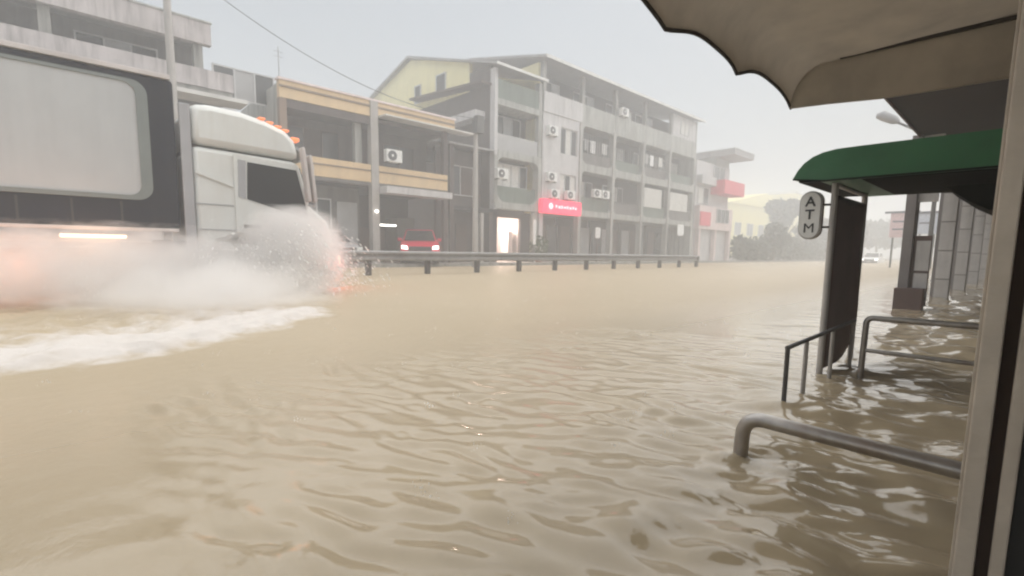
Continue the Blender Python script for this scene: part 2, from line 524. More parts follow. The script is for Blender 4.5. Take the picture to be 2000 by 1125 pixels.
# rain-pocked skin of the open road, smoother in the lee of the shops (x > -2.5)
sep = n.nodes.new('ShaderNodeSeparateXYZ'); n.links.new(tc.outputs['Object'], sep.inputs[0])
ro = n.nodes.new('ShaderNodeMapRange'); ro.inputs[1].default_value = -4.2; ro.inputs[2].default_value = -1.3; ro.inputs[3].default_value = .5; ro.inputs[4].default_value = .05
n.links.new(sep.outputs['X'], ro.inputs[0])
addr = n.nodes.new('ShaderNodeMath'); addr.operation = 'ADD'
mulf = n.nodes.new('ShaderNodeMath'); mulf.operation = 'MULTIPLY'; mulf.inputs[1].default_value = .5
n.links.new(at_n.outputs['Fac'], mulf.inputs[0])
n.links.new(ro.outputs[0], addr.inputs[0]); n.links.new(mulf.outputs[0], addr.inputs[1])
n.links.new(addr.outputs[0], b.inputs['Roughness'])
nb = n.nodes.new('ShaderNodeTexNoise'); nb.inputs['Scale'].default_value = 9; nb.inputs['Detail'].default_value = 5; nb.inputs['Roughness'].default_value = .62
n.links.new(tc.outputs['Object'], nb.inputs['Vector'])
bs = n.nodes.new('ShaderNodeMapRange'); bs.inputs[1].default_value = -4.5; bs.inputs[2].default_value = -1.4; bs.inputs[3].default_value = .36; bs.inputs[4].default_value = .06
n.links.new(sep.outputs['X'], bs.inputs[0])
bp = n.nodes.new('ShaderNodeBump'); bp.inputs['Distance'].default_value = .03
n.links.new(bs.outputs[0], bp.inputs['Strength']); n.links.new(nb.outputs[0], bp.inputs['Height'])
n.links.new(bp.outputs[0], b.inputs['Normal'])
me.materials.append(wm)
wob_ = bpy.data.objects.new('water', me)
col.objects.link(wob_)
struct(wob_, 'structure', 'muddy brown flood water covering the whole road')

# ---------------------------------------------------------------- building pieces
FX = -22.0
def window(parent, x, y0, y1, z0, z1, panes=2, m_pane='glass', fr=.06, m_frame='frame_alu'):
    """frame with separate panes on a wall facing +x"""
    f = MB()
    f.box(x - .03, x + .05, y0, y1, z0, z0 + fr); f.box(x - .03, x + .05, y0, y1, z1 - fr, z1)
    st = (y1 - y0 - fr) / panes
    for k in range(panes + 1):
        f.box(x - .03, x + .048, y0 + k * st, y0 + k * st + fr, z0 + fr, z1 - fr)
    fo = f.build('window', m_frame, parent)
    for k in range(panes):
        bx('pane', m_pane if isinstance(m_pane, str) else m_pane[k % len(m_pane)], fo, x - .02, x + .012, y0 + fr + k * st, y0 + k * st + st, z0 + fr, z1 - fr)
    return fo
def window_y(parent, y, x0, x1, z0, z1, panes=1, m_pane='glass'):
    f = MB(); fr = .07
    f.box(x0, x1, y - .05, y + .02, z0, z0 + fr); f.box(x0, x1, y - .05, y + .02, z1 - fr, z1)
    f.box(x0, x0 + fr, y - .048, y + .02, z0 + fr, z1 - fr); f.box(x1 - fr, x1, y - .048, y + .02, z0 + fr, z1 - fr)
    fo = f.build('window', 'frame_alu', parent)
    bx('pane', m_pane, fo, x0 + fr, x1 - fr, y - .02, y + .01, z0 + fr, z1 - fr)
    return fo

# ---- four-storey row house block, main section (five bays)
rb = thing('row_house_block', 'long grey four storey concrete row house block with rounded balcony openings', 'building', (FX, 33.5, .15))
bays = [23.3, 27.2, 31.1, 35.15, 39.3, 43.9]
LV = [(3.35, 6.6), (6.6, 9.65)]
back = FX - 1.5
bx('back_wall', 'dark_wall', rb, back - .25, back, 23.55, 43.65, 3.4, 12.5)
bx('side_wall', 'plaster_yellow', rb, FX - 13, FX - .5, 23.32, 23.55, .15, 12.75)
bx('side_wall', 'plaster_pale', rb, FX - 13, FX - .02, 43.65, 43.9, .15, 12.75)
for z in (3.32, 6.55, 9.6):
    bx('floor_slab', 'concrete', rb, FX - 13, FX - .12, 23.56, 43.64, z, z + .22)
rf = MB().prism_y([(FX + .55, 12.72), (FX + .55, 12.86), (FX - 7, 14.6), (FX - 14, 12.9), (FX - 14, 12.75), (FX - 7, 14.42)], 22.9, 44.2).build('roof', 'roof_sheet', rb)
bx('eave_trim', 'roof_edge', rf, FX + .552, FX + .60, 22.9, 44.2, 12.68, 12.87)
for i in range(5):
    y0, y1 = bays[i], bays[i + 1]
    for li, (z0, z1) in enumerate(LV):
        if i == 0:
            # walled-in front with a window
            wall = MB()
            wy0, wy1 = y0 + 1.75, y1 - .45
            wz0, wz1 = (7.3, 9.0) if li else (4.25, 6.0)
            wall.box(FX - .25, FX, y0, wy0, z0, z1); wall.box(FX - .25, FX, wy1, y1, z0, z1)
            wall.box(FX - .25, FX, wy0, wy1, z0, wz0); wall.box(FX - .25, FX, wy0, wy1, wz1, z1)
            wo_ = wall.build('front_wall', 'plaster_white', rb)
            window(wo_, FX - .12, wy0, wy1, wz0, wz1, 3, ['curtain', 'glass', 'curtain'] if li == 0 else ['glass', 'curtain', 'glass'])
            continue
        inner = rrect(y0 + .17, y1 - .17, z0 + .40, z1 - .14, .3, 6, (.45, .45, .32, .32))
        fr = MB().ring(rect_like(inner, y0, y1, z0, z1), inner, FX - .4, FX).build('balcony_frame', 'plaster_pale', rb)
        # parapet inside the frame and what stands on the rear wall
        bx('parapet', 'green_parapet' if (i + li) % 2 else 'grey_wall', fr, FX - .34, FX - .22, y0 + .2, y1 - .2, z0 + .3, z0 + (1.35 if li == 0 else 1.2))
        if (i, li) in ((3, 0), (4, 0)):
            bx('curtain_screen', 'curtain', fr, FX - .20, FX - .14, y0 + .5, y1 - .9, z0 + 1.25, z1 - .45)
        else:
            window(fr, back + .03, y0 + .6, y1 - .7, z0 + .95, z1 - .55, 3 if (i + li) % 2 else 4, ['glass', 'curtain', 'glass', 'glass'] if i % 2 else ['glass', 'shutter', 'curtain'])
    # top floor: solid white or pale parapet, dark open loggia over it
    bx('top_parapet', 'plaster_white' if i == 0 else 'plaster_pale', rb, FX - .25, FX + (.06 if i == 0 else 0), y0 + .01, y1 - .01, 9.66, 10.9)
    if i == 4:
        wl_ = bx('front_wall', 'plaster_white', rb, FX - .22, FX - .03, y0 + .2, y1, 10.9, 12.7)
        window(wl_, FX - .02, y0 + 1.5, y0 + 3.0, 11.2, 12.3, 2, 'curtain')
    else:
        window(rb, back + .03, y0 + .7, y1 - .8, 10.4, 12.2, 3, ['glass', 'glass', 'shutter'])
    bx('column', 'concrete', rb, FX - .32, FX - .05, y0 + .02, y0 + .3, 10.9, 12.72)
    # ground floor shopfront, mostly in shade behind the arcade pillars
    bx('pillar', 'plaster_pale' if i else 'plaster_white', rb, FX - .4, FX - .03, y0 - .16, y0 + .2, .15, 3.36)
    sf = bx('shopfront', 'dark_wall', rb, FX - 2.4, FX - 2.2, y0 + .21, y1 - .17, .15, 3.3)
    for k in range(3):
        yy = y0 + .45 + k * 1.2
        bx('folding_door', ['shutter', 'wood_dark', 'glass'][(i + k) % 3], sf, FX - 2.18, FX - 2.12, yy, yy + 1.05, .2, 2.7)
bx('pillar', 'plaster_pale', rb, FX - .4, FX - .03, 43.74, 44.1, .15, 3.36)
for i in range(1, 5):
    yy = bays[i] - .2
    MB().tube([(FX + .05, yy, .2), (FX + .05, yy, 9.6)], .055, 6).build('drainpipe', 'pole_conc', rb)
for (i, li) in ((1, 1), (2, 0), (2, 1), (4, 1)):
    gb = MB()
    z0, z1 = LV[li]
    for k in range(13):
        yy = bays[i] + .3 + k * (bays[i + 1] - bays[i] - .6) / 12
        gb.tube([(FX - .2, yy, z0 + 1.15), (FX - .2, yy, z1 - .14)], .018, 5)
    struct(gb.build('window_grille', 'pole_dark', rb), 'stuff')
for (i, li, zz_) in ((1, 1, 8.0), (3, 1, 8.1)):
    for k, (mm, ww) in enumerate((('shutter', .4), ('poster', .55), ('grey_wall', .45), ('curtain', .6))):
        ya = bays[i] + .7 + k * .68
        MB().box(FX - .30, FX - .28, ya, ya + ww, zz_ - .1 * k % .3, zz_ + .75).build('laundry', mm, rb)
bx('loft_wall', 'plaster_pale', rb, FX - .2, FX - .05, 31.3, 33.2, 10.9, 11.5)

# ---- end house with lower roof
eh = thing('end_row_house', 'grey end house with yellow gable wall, dark balconies and lit shop below', 'building', (FX, 21.2, .15))
y0, y1 = 19.25, 23.2
bx('back_wall', 'dark_wall', eh, back - .25, back, y0 + .25, y1, 3.3, 11.3)
eg = MB().prism_y([(FX - 2.4, 10.45), (FX - 2.4, 12.25), (FX - 9, 14.0), (FX - 14.5, 12.6), (FX - 14.5, 10.45)], y0 + .004, y0 + .24).build('gable_wall', 'plaster_yellow', eh)
window_y(eg, y0 - .02, FX - 8.5, FX - 7.7, 10.9, 12.1)
window_y(eg, y0 - .02, FX - 5.9, FX - 4.8, 10.9, 12.2)
bx('side_wall', 'brown_wall', eh, FX - 14.5, FX - .42, y0, y0 + .25, .15, 10.44)
bx('loggia_shade', 'brown_wall', eh, FX - 2.39, FX - .43, y0 + .01, y0 + .2, 10.441, 11.5)  # brown sheet stands in for shadow in the open loggia side
bx('side_canopy', 'plaster_white', eh, FX - 7.5, FX - .9, y0 - .75, y0 - .005, 8.55, 9.0)
MB().prism_y([(FX - .3, 10.35), (FX - .3, 10.47), (FX - 8, 11.05), (FX - 8, 10.93)], y0 - .8, y0 - .006).build('lean_to_roof', 'wood_dark', eh)
erf = MB().prism_y([(FX + .45, 11.3), (FX + .45, 11.42), (FX - 9, 14.22), (FX - 15, 12.55), (FX - 15, 12.4), (FX - 9, 14.06)], y0 - .3, y1 + .02).build('roof', 'roof_sheet', eh)
bx('eave_trim', 'roof_edge', erf, FX + .452, FX + .5, y0 - .3, y1 + .02, 11.28, 11.43)
bx('corner_column', 'plaster_white', eh, FX - .42, FX - .01, y0 - .02, y0 + .22, 3.3, 11.3)
for (za, zb) in ((6.45, 6.75), (9.3, 9.65)):
    bx('floor_slab', 'plaster_pale', eh, FX - 1.4, FX + .02, y0 + .23, y1, za, zb)
bx('top_parapet', 'green_parapet', eh, FX - .2, FX - .06, y0 + .25, y1, 9.66, 10.75)
bx('parapet', 'shutter', eh, FX - .22, FX - .08, y0 + .25, y1, 6.76, 7.7)
window(eh, back + .02, y0 + .5, y1 - .5, 7.4, 9.2, 4, ['glass', 'glass', 'shutter', 'glass'])
bx('party_column', 'plaster_pale', eh, FX - .35, FX - .02, y1 - .28, y1 - .002, 6.8, 11.3)
inner = rrect(y0 + .2, y1 - .28, 3.75, 6.36, .5, 6, (.6, .6, .5, .5))
lf = MB().ring(rect_like(inner, y0, y1, 3.35, 6.44), inner, FX - .5, FX + .03).build('balcony_frame', 'plaster_pale', eh)
bx('parapet', 'green_parapet', lf, FX - .4, FX - .25, y0 + .2, y1 - .2, 3.6, 4.72)
window(lf, FX - .7, y0 + .6, y1 - .6, 4.75, 6.15, 4, ['curtain', 'curtain', 'curtain', 'glass'])
# lit shop interior at street level
bx('shop_back', 'plaster_white', eh, FX - 4.2, FX - 4.1, y0 + .3, y1 - .3, .15, 3.25)
bx('shop_party_wall', 'plaster_white', eh, FX - 4.1, FX - 1.05, y1 - .32, y1 - .2, .15, 3.25)
bx('shop_ceiling_lamp', 'shop_lit', eh, FX - 2.6, FX - 1.9, y0 + 1.3, y0 + 2.6, 3.1, 3.16)
bx('shop_wall', 'dark_wall', eh, FX - 1.0, FX - .8, y0 + .25, y0 + .95, .15, 3.3)
bx('shop_wall', 'dark_wall', eh, FX - 1.0, FX - .8, y1 - 1.0, y1 - .1, .15, 3.3)
bx('shop_lintel', 'brown_wall', eh, FX - 1.0, FX - .8, y0 + .95, y1 - 1.0, 2.9, 3.3)
bx('display_shelf', 'poster', eh, FX - 2.6, FX - 1.9, y0 + 2.9, y0 + 3.3, .15, 2.1)
bx('pillar', 'plaster_pale', eh, FX - .38, FX - .02, y1 - .5, y1 - .24, .15, 3.34)

# ---- two-storey beige shop
sh = thing('beige_shop', 'two storey shop with beige balcony band and deep dark recessed floors', 'building', (FX, 11.6, .15))
y0, ym, y1 = 7.35, 11.6, 15.85
bx('parapet', 'plaster_beige', sh, FX - .3, FX, y0, ym - .2, 7.08, 7.78)
bx('parapet', 'plaster_beige', sh, FX - .3, FX, ym + .2, y1 + .5, 7.2, 7.78)
bx('parapet_stripe', 'stripe_brown', sh, FX + .001, FX + .05, y0, ym - .2, 7.50, 7.58)
bx('parapet_stripe', 'stripe_brown', sh, FX + .001, FX + .05, ym + .2, y1 + .5, 7.50, 7.58)
bx('coping', 'plaster_pink', sh, FX - .34, FX + .07, y0 - .06, y1 + .55, 7.781, 7.87)
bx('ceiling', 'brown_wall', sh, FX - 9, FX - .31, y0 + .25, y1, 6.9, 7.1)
bx('soffit_beam', 'brown_wall', sh, FX - .32, FX - .05, y0 + .3, ym - .2, 6.72, 7.075)
sw = MB().prism_y([(FX - .31, .15), (FX - .31, 7.7), (FX - 5.5, 7.55), (FX - 9, 6.6), (FX - 9, .15)], y0, y0 + .25).build('side_wall', 'plaster_pale', sh)
bx('corner_column', 'stripe_brown', sh, FX - .3, FX - .015, y0 - .01, y0 + .28, .15, 7.08)
bx('middle_column', 'pole_conc', sh, FX - .3, FX + .07, ym - .19, ym + .19, .15, 7.78)
bx('end_column', 'brown_wall', sh, FX - .3, FX - .02, y1 - .2, y1 + .05, .15, 7.2)
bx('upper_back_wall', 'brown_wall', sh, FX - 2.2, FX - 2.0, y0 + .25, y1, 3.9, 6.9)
window(sh, FX - 1.97, y0 + .8, y0 + 3.4, 4.6, 6.5, 3, ['glass', 'wood_dark', 'glass'], m_frame='wood_dark')
window(sh, FX - 1.97, ym + .6, ym + 3.4, 4.6, 6.4, 3, ['wood_dark', 'glass', 'glass'], m_frame='wood_dark')
bx('inner_column', 'plaster_pale', sh, FX - .75, FX - .45, ym - .75, ym - .42, 4.1, 6.9)
for a, b_ in ((y0 + .27, ym - .2), (ym + .2, y1 + .02)):
    bw = bx('balcony_wall', 'plaster_beige', sh, FX - .25, FX + .02, a, b_, 4.02, 4.84)
    bx('balcony_stripe', 'stripe_brown', bw, FX + .021, FX + .06, a, b_, 4.52, 4.58)
    bx('slab_edge', 'grey_wall', bw, FX - .3, FX - .01, a, b_, 3.86, 4.015)
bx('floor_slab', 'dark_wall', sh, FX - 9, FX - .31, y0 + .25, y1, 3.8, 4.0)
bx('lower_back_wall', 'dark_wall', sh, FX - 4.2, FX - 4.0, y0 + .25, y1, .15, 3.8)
gw = bx('ground_wall', 'grey_wall', sh, FX - 1.5, FX - 1.3, y0 + .3, ym - .2, .15, 3.8)
window(gw, FX - 1.27, y0 + 1.2, y0 + 2.6, 1.5, 3.2, 2, ['glass', 'glass'])
bx('shutter_door', 'shutter', gw, FX - 1.28, FX - 1.2, ym - 1.4, ym - .35, .2, 3.1)
bx('awning_header', 'plaster_white', sh, FX - .1, FX + .75, ym + .22, y1 - .2, 3.52, 3.84)
bx('partition', 'grey_wall', sh, FX - 3.9, FX - 2.6, 14.3, 15.4, .15, 2.6)
bx('shelf', 'wood_dark', sh, FX - 3.6, FX - 3.1, ym + .4, ym + 2.2, .15, 2.0)
mr = MB()
mr.prism_y([(FX + .7, 7.08), (FX + .7, 7.14), (FX - .2, 7.18), (FX - .2, 7.12)], ym + .25, y1 + 1.35)
mr.build('sheet_eave', 'roof_edge', sh)
bx('roof_deck', 'roof_sheet', sh, FX - 9, FX - .35, y0 + .26, y1 + .4, 7.3, 7.4)
# lit tube and small lamp under the balcony
tl = MB().tube([(FX - .6, ym + .35, 2.05), (FX - .6, ym + 1.45, 2.05)], .045, 8).build('tube_lamp', 'lamp_white')
tag(tl, 'short lit white tube lamp inside the open beige shop', 'lamp')
sl = MB().tube([(FX + .12, ym - .02, 2.65), (FX + .22, ym - .02, 2.65)], .07, 10).build('bulkhead_lamp', 'lamp_white')
tag(sl, 'small lit white lamp on the middle column of the beige shop', 'lamp')

# ---- dark lean-to in the alley between the shop and the end house
al = thing('alley_house', 'narrow dark grey lean-to house squeezed between beige shop and end house', 'building', (FX, 17.5, .15))
bx('front_wall', 'brown_wall', al, FX - 1.4, FX - 1.2, 15.95, 19.2, .15, 6.6)
MB().prism_y([(FX + .1, 6.55), (FX + .1, 6.65), (FX - 6, 7.5), (FX - 6, 7.4)], 15.95, 19.2).build('roof', 'roof_sheet', al)
bx('post', 'brown_wall', al, FX - .2, FX, 16.05, 16.3, .15, 6.55)
bx('post', 'pole_conc', al, FX - .1, FX + .06, 18.2, 18.4, .15, 3.0)
bx('balcony_floor', 'dark_wall', al, FX - 1.19, FX - .05, 16.31, 19.2, 3.1, 3.3)
bx('door', 'wood_dark', al, FX - 1.19, FX - 1.12, 17.3, 18.1, .16, 2.4)
bx('roller_shutter', 'shutter', al, FX - 1.19, FX - 1.13, 16.4, 17.1, .16, 2.6)
window(al, FX - 1.18, 16.6, 18.6, 4.0, 5.7, 2, ['glass', 'wood_dark'])
bx('rear_wall', 'plaster_pale', al, FX - 5.5, FX - 5.3, 15.95, 19.2, 6.5, 9.4)

# ---- tall pale house on the far left, behind the truck
lb = thing('pale_flats', 'pale block with broad white balcony bands rising behind the truck trailer', 'building', (FX, -3, .15))
bx('roof_parapet', 'plaster_drab', lb, FX - .3, FX, -12, 4.96, 8.4, 9.17)
bx('roof_deck', 'roof_sheet', lb, FX - 10, FX - .31, -12, 4.96, 8.75, 8.95)
bx('coping', 'plaster_pale', lb, FX - .33, FX + .04, -12, 5.0, 9.171, 9.23)
bx('recess_wall', 'grey_wall', lb, FX - 1.9, FX - 1.7, -12, 4.9, 6.3, 8.7)
bx('side_wall', 'plaster_pale', lb, FX - 10, FX - 1.9, 4.7, 4.95, .15, 8.74)
for k in range(4):
    bx('column', 'concrete', lb, FX - .5, FX - .2, -8.2 + 4.2 * k, -7.9 + 4.2 * k, 7.47, 8.4)
    window(lb, FX - 1.66, -7.3 + 4.2 * k, -4.9 + 4.2 * k, 7.0, 8.3, 3, ['glass', 'shutter', 'glass'])
bx('balcony_wall', 'plaster_drab', lb, FX - .15, FX + .1, -12, 5.62, 6.8, 7.46)
bx('balcony_floor', 'concrete', lb, FX - 1.69, FX + .02, -12, 5.6, 6.6, 6.795)
bx('awning_sheet', 'roof_edge', lb, FX - .2, FX + .9, -12, 5.9, 6.28, 6.42)
bx('lower_wall', 'plaster_drab', lb, FX - .9, FX - .7, -12, 5.3, .15, 6.27)
for k in range(3):
    window(lb, FX - .66, -6 + 4 * k, -3.6 + 4 * k, 3.6, 5.4, 3, ['glass', 'curtain', 'glass'])
# small grey hip-roofed house peeping out between
gh = thing('grey_roof_house', 'small house with grey sloping roof peeping between pale flats and beige shop', 'house', (-28, 6.5, .15))
bx('wall', 'plaster_pale', gh, -31, -26.5, 5.2, 7.1, .15, 6.9)
MB().add([(-31.4, 4.9, 6.9), (-26.2, 4.9, 6.9), (-26.2, 7.3, 6.9), (-31.4, 7.3, 6.9), (-30, 6, 8.2), (-27.6, 6, 8.2)],
         [(0, 1, 5, 4), (1, 2, 5), (2, 3, 4, 5), (3, 0, 4), (0, 3, 2, 1)]).build('roof', 'roof_sheet', gh)

# ---- pink and white corner house beyond the block
pb = thing('pink_corner_house', 'pale three storey house with pink balcony and overhanging flat roof', 'building', (-24, 48, .15))
bx('main_wall', 'plaster_white', pb, FX - 8, FX - .3, 44.7, 52, .15, 9.6)
bx('pink_wall', 'plaster_pink', pb, FX - .3, FX + .2, 44.8, 52.2, 3.2, 5.4)
rfp = bx('flat_roof', 'roof_sheet', pb, FX - 5, FX + 1.6, 48.5, 53.2, 10.4, 10.9)
bx('roof_edge', 'shutter', rfp, FX - 5, FX + 1.66, 48.46, 53.26, 10.9, 11.0)
bx('stair_tower', 'plaster_pale', pb, FX - 5, FX - .4, 49, 52, 9.6, 10.4)
bx('pink_balcony', 'red_paint', pb, FX - .3, FX + 1.1, 47.9, 52.6, 6.7, 8.0)
bx('red_panel', 'red_paint', pb, FX + .2, FX + .3, 44.9, 47, 3.5, 4.8)
window(pb, FX - .27, 48.3, 50.8, 8.1, 9.5, 2, 'glass')
window(pb, FX + .23, 48.4, 51.2, 3.9, 5.3, 3, 'glass')
window(pb, FX - .27, 45.2, 47.4, 5.6, 7.2, 2, ['curtain', 'glass'])
bx('parapet', 'plaster_white', pb, FX - .29, FX + .3, 44.8, 47.8, 7.4, 8.2)
for yy in (45, 48.4, 51.8):
    bx('pillar', 'plaster_pink', pb, FX - .25, FX + .15, yy, yy + .35, .15, 3.2)

# ---- far yellow buildings
yb = thing('yellow_warehouse', 'wide faded yellow building in the haze behind far trees', 'building', (-46, 112, .15))
bx('wall', 'far_yellow', yb, -58, -40, 94, 128, .15, 10.5)
MB().prism_x([(93, 10.5), (111, 13.6), (129, 10.5)], -58.5, -39.4).build('roof', 'far_yellow', yb)
for k in range(5):
    window(yb, -39.95, 97 + k * 6, 100 + k * 6, 4.5, 7, 2, 'glass')
yb2 = thing('tall_yellow_building', 'taller yellow building in the haze, nearest the green awning tip', 'building', (-46, 142, .15))
bx('wall', 'far_yellow', yb2, -54, -40, 131, 156, .15, 15.5)
bx('roof_slab', 'roof_edge', yb2, -54.5, -39.5, 130.5, 156.5, 15.5, 16.0)
for k in range(4):
    window(yb2, -39.95, 134 + k * 5.5, 137 + k * 5.5, 9.5, 12, 2, 'glass')

# ---- far hill
hv, hf = [], []
NH = 50
for i in range(NH + 1):
    yy = 60 + i * 12.0
    hz = 26 * math.exp(-((i - 15) / 10) ** 2) + 14 * math.exp(-((i - 34) / 9) ** 2) + 2 * math.sin(i * 1.7) + 3
    for (xx, f) in ((-150, .0), (-190, .75), (-230, 1), (-300, .4)):
        hv.append((xx, yy, .1 + hz * f))
for i in range(NH):
    for k in range(3):
        a = i * 4 + k
        hf.append((a, a + 1, a + 5, a + 4))
hill = MB().add(hv, hf).build('hill', 'hill', smooth=True)
struct(hill)

# ---------------------------------------------------------------- air conditioners and other things on the facades
def ac_proto():
    t = thing('air_conditioner', 'x', 'air conditioner', (0, 0, 0), group='air conditioner units on the facades')
    MB().box(-.02, .30, -.42, .42, 0, .58).build('casing', 'ac_white', t, bevel=.02, local=True)
    gr = MB().tube([(.302, -.12, .29), (.33, -.12, .29)], .235, 20).build('fan_grille', 'ac_dark', t, local=True)
    MB().tube([(.331, -.12, .29), (.345, -.12, .29)], .06, 12).build('hub', 'ac_white', gr, local=True)
    for k in (-.36, .30):
        MB().box(-.12, .28, k, k + .06, -.05, -.002).build('bracket', 'galv_dark', t, local=True)
    return t
ac0 = ac_proto()
acs = [(FX + .06, 12.48, 5.06, 'white air conditioner on the beige balcony band of the two storey shop'),
       (FX + .02, 24.0, 8.25, 'white air conditioner high on the white bay above the red sign'),
       (FX + .02, 24.0, 5.35, 'grey air conditioner on the white bay, left of its lower window'),
       (FX + .02, 24.3, 4.3, 'left unit of the pair standing on the red sign'),
       (FX + .02, 25.9, 4.35, 'right unit of the pair standing on the red sign'),
       (FX - .1, 29.0, 4.75, 'left unit of two side by side on the first floor balcony, second bay'),
       (FX - .1, 30.0, 4.75, 'right unit of two side by side on the first floor balcony, second bay'),
       (FX + .02, 31.9, 10.95, 'air conditioner on the top parapet of the grey block, near its middle'),
       (FX + .04, 19.62, 5.05, 'air conditioner on the rounded balcony above the lit shop')]
for i, (x, y, z, lab) in enumerate(acs):
    o = ac0 if i == 0 else copy_tree(ac0)
    o.location = (x, y, z)
    o['label'] = lab

# red illuminated sign: a pale disc and a row of pale marks too blurred to read
rs_ = thing('shop_sign', 'red lit shop sign with pale round emblem on white bay of grey block', 'sign', (FX + .25, 25, 3.3))
MB().prism_x(rrect(23.0, 26.85, 3.3, 4.2, .05, 3), FX + .05, FX + .42).build('sign_box', 'sign_red', rs_)
MB().tube([(FX + .421, 23.75, 3.76), (FX + .44, 23.75, 3.76)], .2, 20).build('emblem', 'sign_glow', rs_)
mk = MB()
for k, wk in enumerate((.2, .26, .2, .26, .2, .24, .22, .2)):
    yk = 24.2 + k * .285
    mk.box(FX + .421, FX + .436, yk, yk + wk * .72, 3.66 + (.03 if k % 3 == 0 else 0), 3.86 - (.04 if k % 2 else 0))
mk.build('lettering', 'sign_glow', rs_)

# standing pavement signs, potted plant
def pole_sign(name, label, x, y, h, w_, hh, m_board, m_post='pole_dark'):
    t = thing(name, label, 'sign', (x, y, .15))
    MB().tube([(x, y, .15), (x, y, h)], .04, 8).build('post', m_post, t)
    MB().prism_x(rrect(y - w_ / 2, y + w_ / 2, h - hh, h, min(w_, hh) * .25, 5), x + .045, x + .09).build('board', m_board, t)
pole_sign('pavement_sign', 'small white sign board on a brownish post under the grey block', -20.95, 27.9, 2.55, .55, .75, 'poster', 'base_brown')
pole_sign('road_sign', 'white rounded road sign near the far end of the guardrail', -20.95, 39.6, 3.3, 1.1, .95, 'sign_white')
pole_sign('price_board', 'narrow pale board on a post beside the potted plant', -20.95, 21.55, 2.75, .22, 1.5, 'poster')

def leaf_cloud(mb, c, r, n_, size, squash=1.0):
    for _ in range(n_):
        d = rng.normal(size=3); d /= np.linalg.norm(d) + 1e-9
        rr = r * (.35 + .65 * rng.random() ** .45)
        p = np.array(c) + d * rr * np.array([1, 1, squash])
        a = rng.normal(size=3); a /= np.linalg.norm(a)
        b_ = np.cross(a, rng.normal(size=3)); b_ /= np.linalg.norm(b_) + 1e-9
        s_ = size * (.6 + .8 * rng.random())
        mb.add([p - a * s_, p + b_ * s_ * .45, p + a * s_, p - b_ * s_ * .45], [(0, 1, 2, 3)])
pp = thing('potted_plant', 'dark bushy potted plant at the edge of the lit shop', 'plant', (-20.95, 22.0, .15))
MB().tube([(-21.15, 22.25, .15), (-21.15, 22.25, .55)], [.2, .28], 14).build('pot', 'clay', pp)
lm = MB(); leaf_cloud(lm, (-21.15, 22.25, 1.15), .6, 220, .14, 1.1)
lm.build('foliage', 'leaf', pp)
MB().tube([(-21.15, 22.25, .5), (-21.13, 22.22, 1.3)], [.04, .02], 6).build('stem', 'bark', pp)

# ---------------------------------------------------------------- utility poles and wire
def util_pole(label, x, y, h, m='pole_conc', box=None, arm=.75):
    t = thing('utility_pole', label, 'utility pole', (x, y, -.3), group='utility poles on the far pavement')
    MB().tube([(x, y, -.3), (x, y, h)], [.16, .10], 10).build('pole', m, t, smooth=True)
    MB().box(x - .06, x + .06, y - arm, y + arm, h - .45, h - .33).build('cross_arm', 'pole_dark', t)
    for k in (-.8 * arm, 0, .8 * arm):
        MB().tube([(x, y + k, h - .33), (x, y + k, h - .13)], [.05, .03], 8).build('insulator', 'pole_dark', t)
    if box:
        MB().box(x + .11, x + .4, y - .22, y + .22, box[0], box[1]).build('meter_box', 'pole_dark', t)
util_pole('tall concrete utility pole in front of the pale flats, behind the trailer', -20, 3.3, 10.6)
util_pole('concrete utility pole with dark box standing before the narrow dark lean-to', -19.2, 15.55, 7.3, box=(6.5, 7.3), arm=.22)
def wire(name, label, a, b_, sag, r=.014):
    pts = []
    for i in range(25):
        t = i / 24
        p = Vector(a).lerp(Vector(b_), t)
        p.z -= sag * 4 * t * (1 - t)
        pts.append(p)
    o = MB().tube(pts, r, 5).build(name, 'cable')
    tag(o, label, 'wire')
wire('overhead_wire', 'single black wire sagging from the left pole towards the lean-to', (-20, 3.3, 10.2), (-19.2, 15.5, 7.25), 1.05)
# antenna on the beige shop
an = thing('antenna', 'thin rooftop antenna on the left corner of the beige shop', 'antenna', (FX - .4, 7.5, 7.85))
MB().tube([(FX - .4, 7.5, 7.4), (FX - .4, 7.5, 9.2)], .018, 6).build('mast', 'galv', an)
am = MB()
for k in range(2): am.tube([(FX - .4, 7.32, 8.8 + k * .2), (FX - .4, 7.68, 8.8 + k * .2)], .01, 5)
am.build('antenna_rods', 'galv', an)

# ---------------------------------------------------------------- guardrail
gr = thing('guardrail', 'grey steel crash barrier with short posts along the road centre', 'guardrail', (-14.5, 14, -.34))
prof = [(.0, .0), (.05, .03), (.05, .08), (.0, .125), (.0, .165), (.05, .21), (.05, .26), (.0, .30)]
def rail_z(y): return .47 - max(0, (y - 7.4)) * .0036
ys = [-18 + 2.25 * k for k in range(22)] + [30.2]
gmb = MB()
ring_pts = prof + [(a - .012, b_) for a, b_ in prof[::-1]]
rings = []
yl = list(np.linspace(-18.5, 29.3, 60)) + [29.7, 30.1, 30.5]
for y in yl:
    dz = rail_z(y) - (.10 * max(0, (y - 29.4)) )
    fl = max(0, y - 29.3) * .25
    rings.append([(-14.42 + a * 1.5 - fl, y, dz + b_ * 1.08) for a, b_ in ring_pts])
nr = len(ring_pts)
gmb.add([q for r0 in rings for q in r0], [(i * nr + k, i * nr + (k + 1) % nr, (i + 1) * nr + (k + 1) % nr, (i + 1) * nr + k) for i in range(len(yl) - 1) for k in range(nr)])
gmb.build('rail_beam', 'galv', gr)
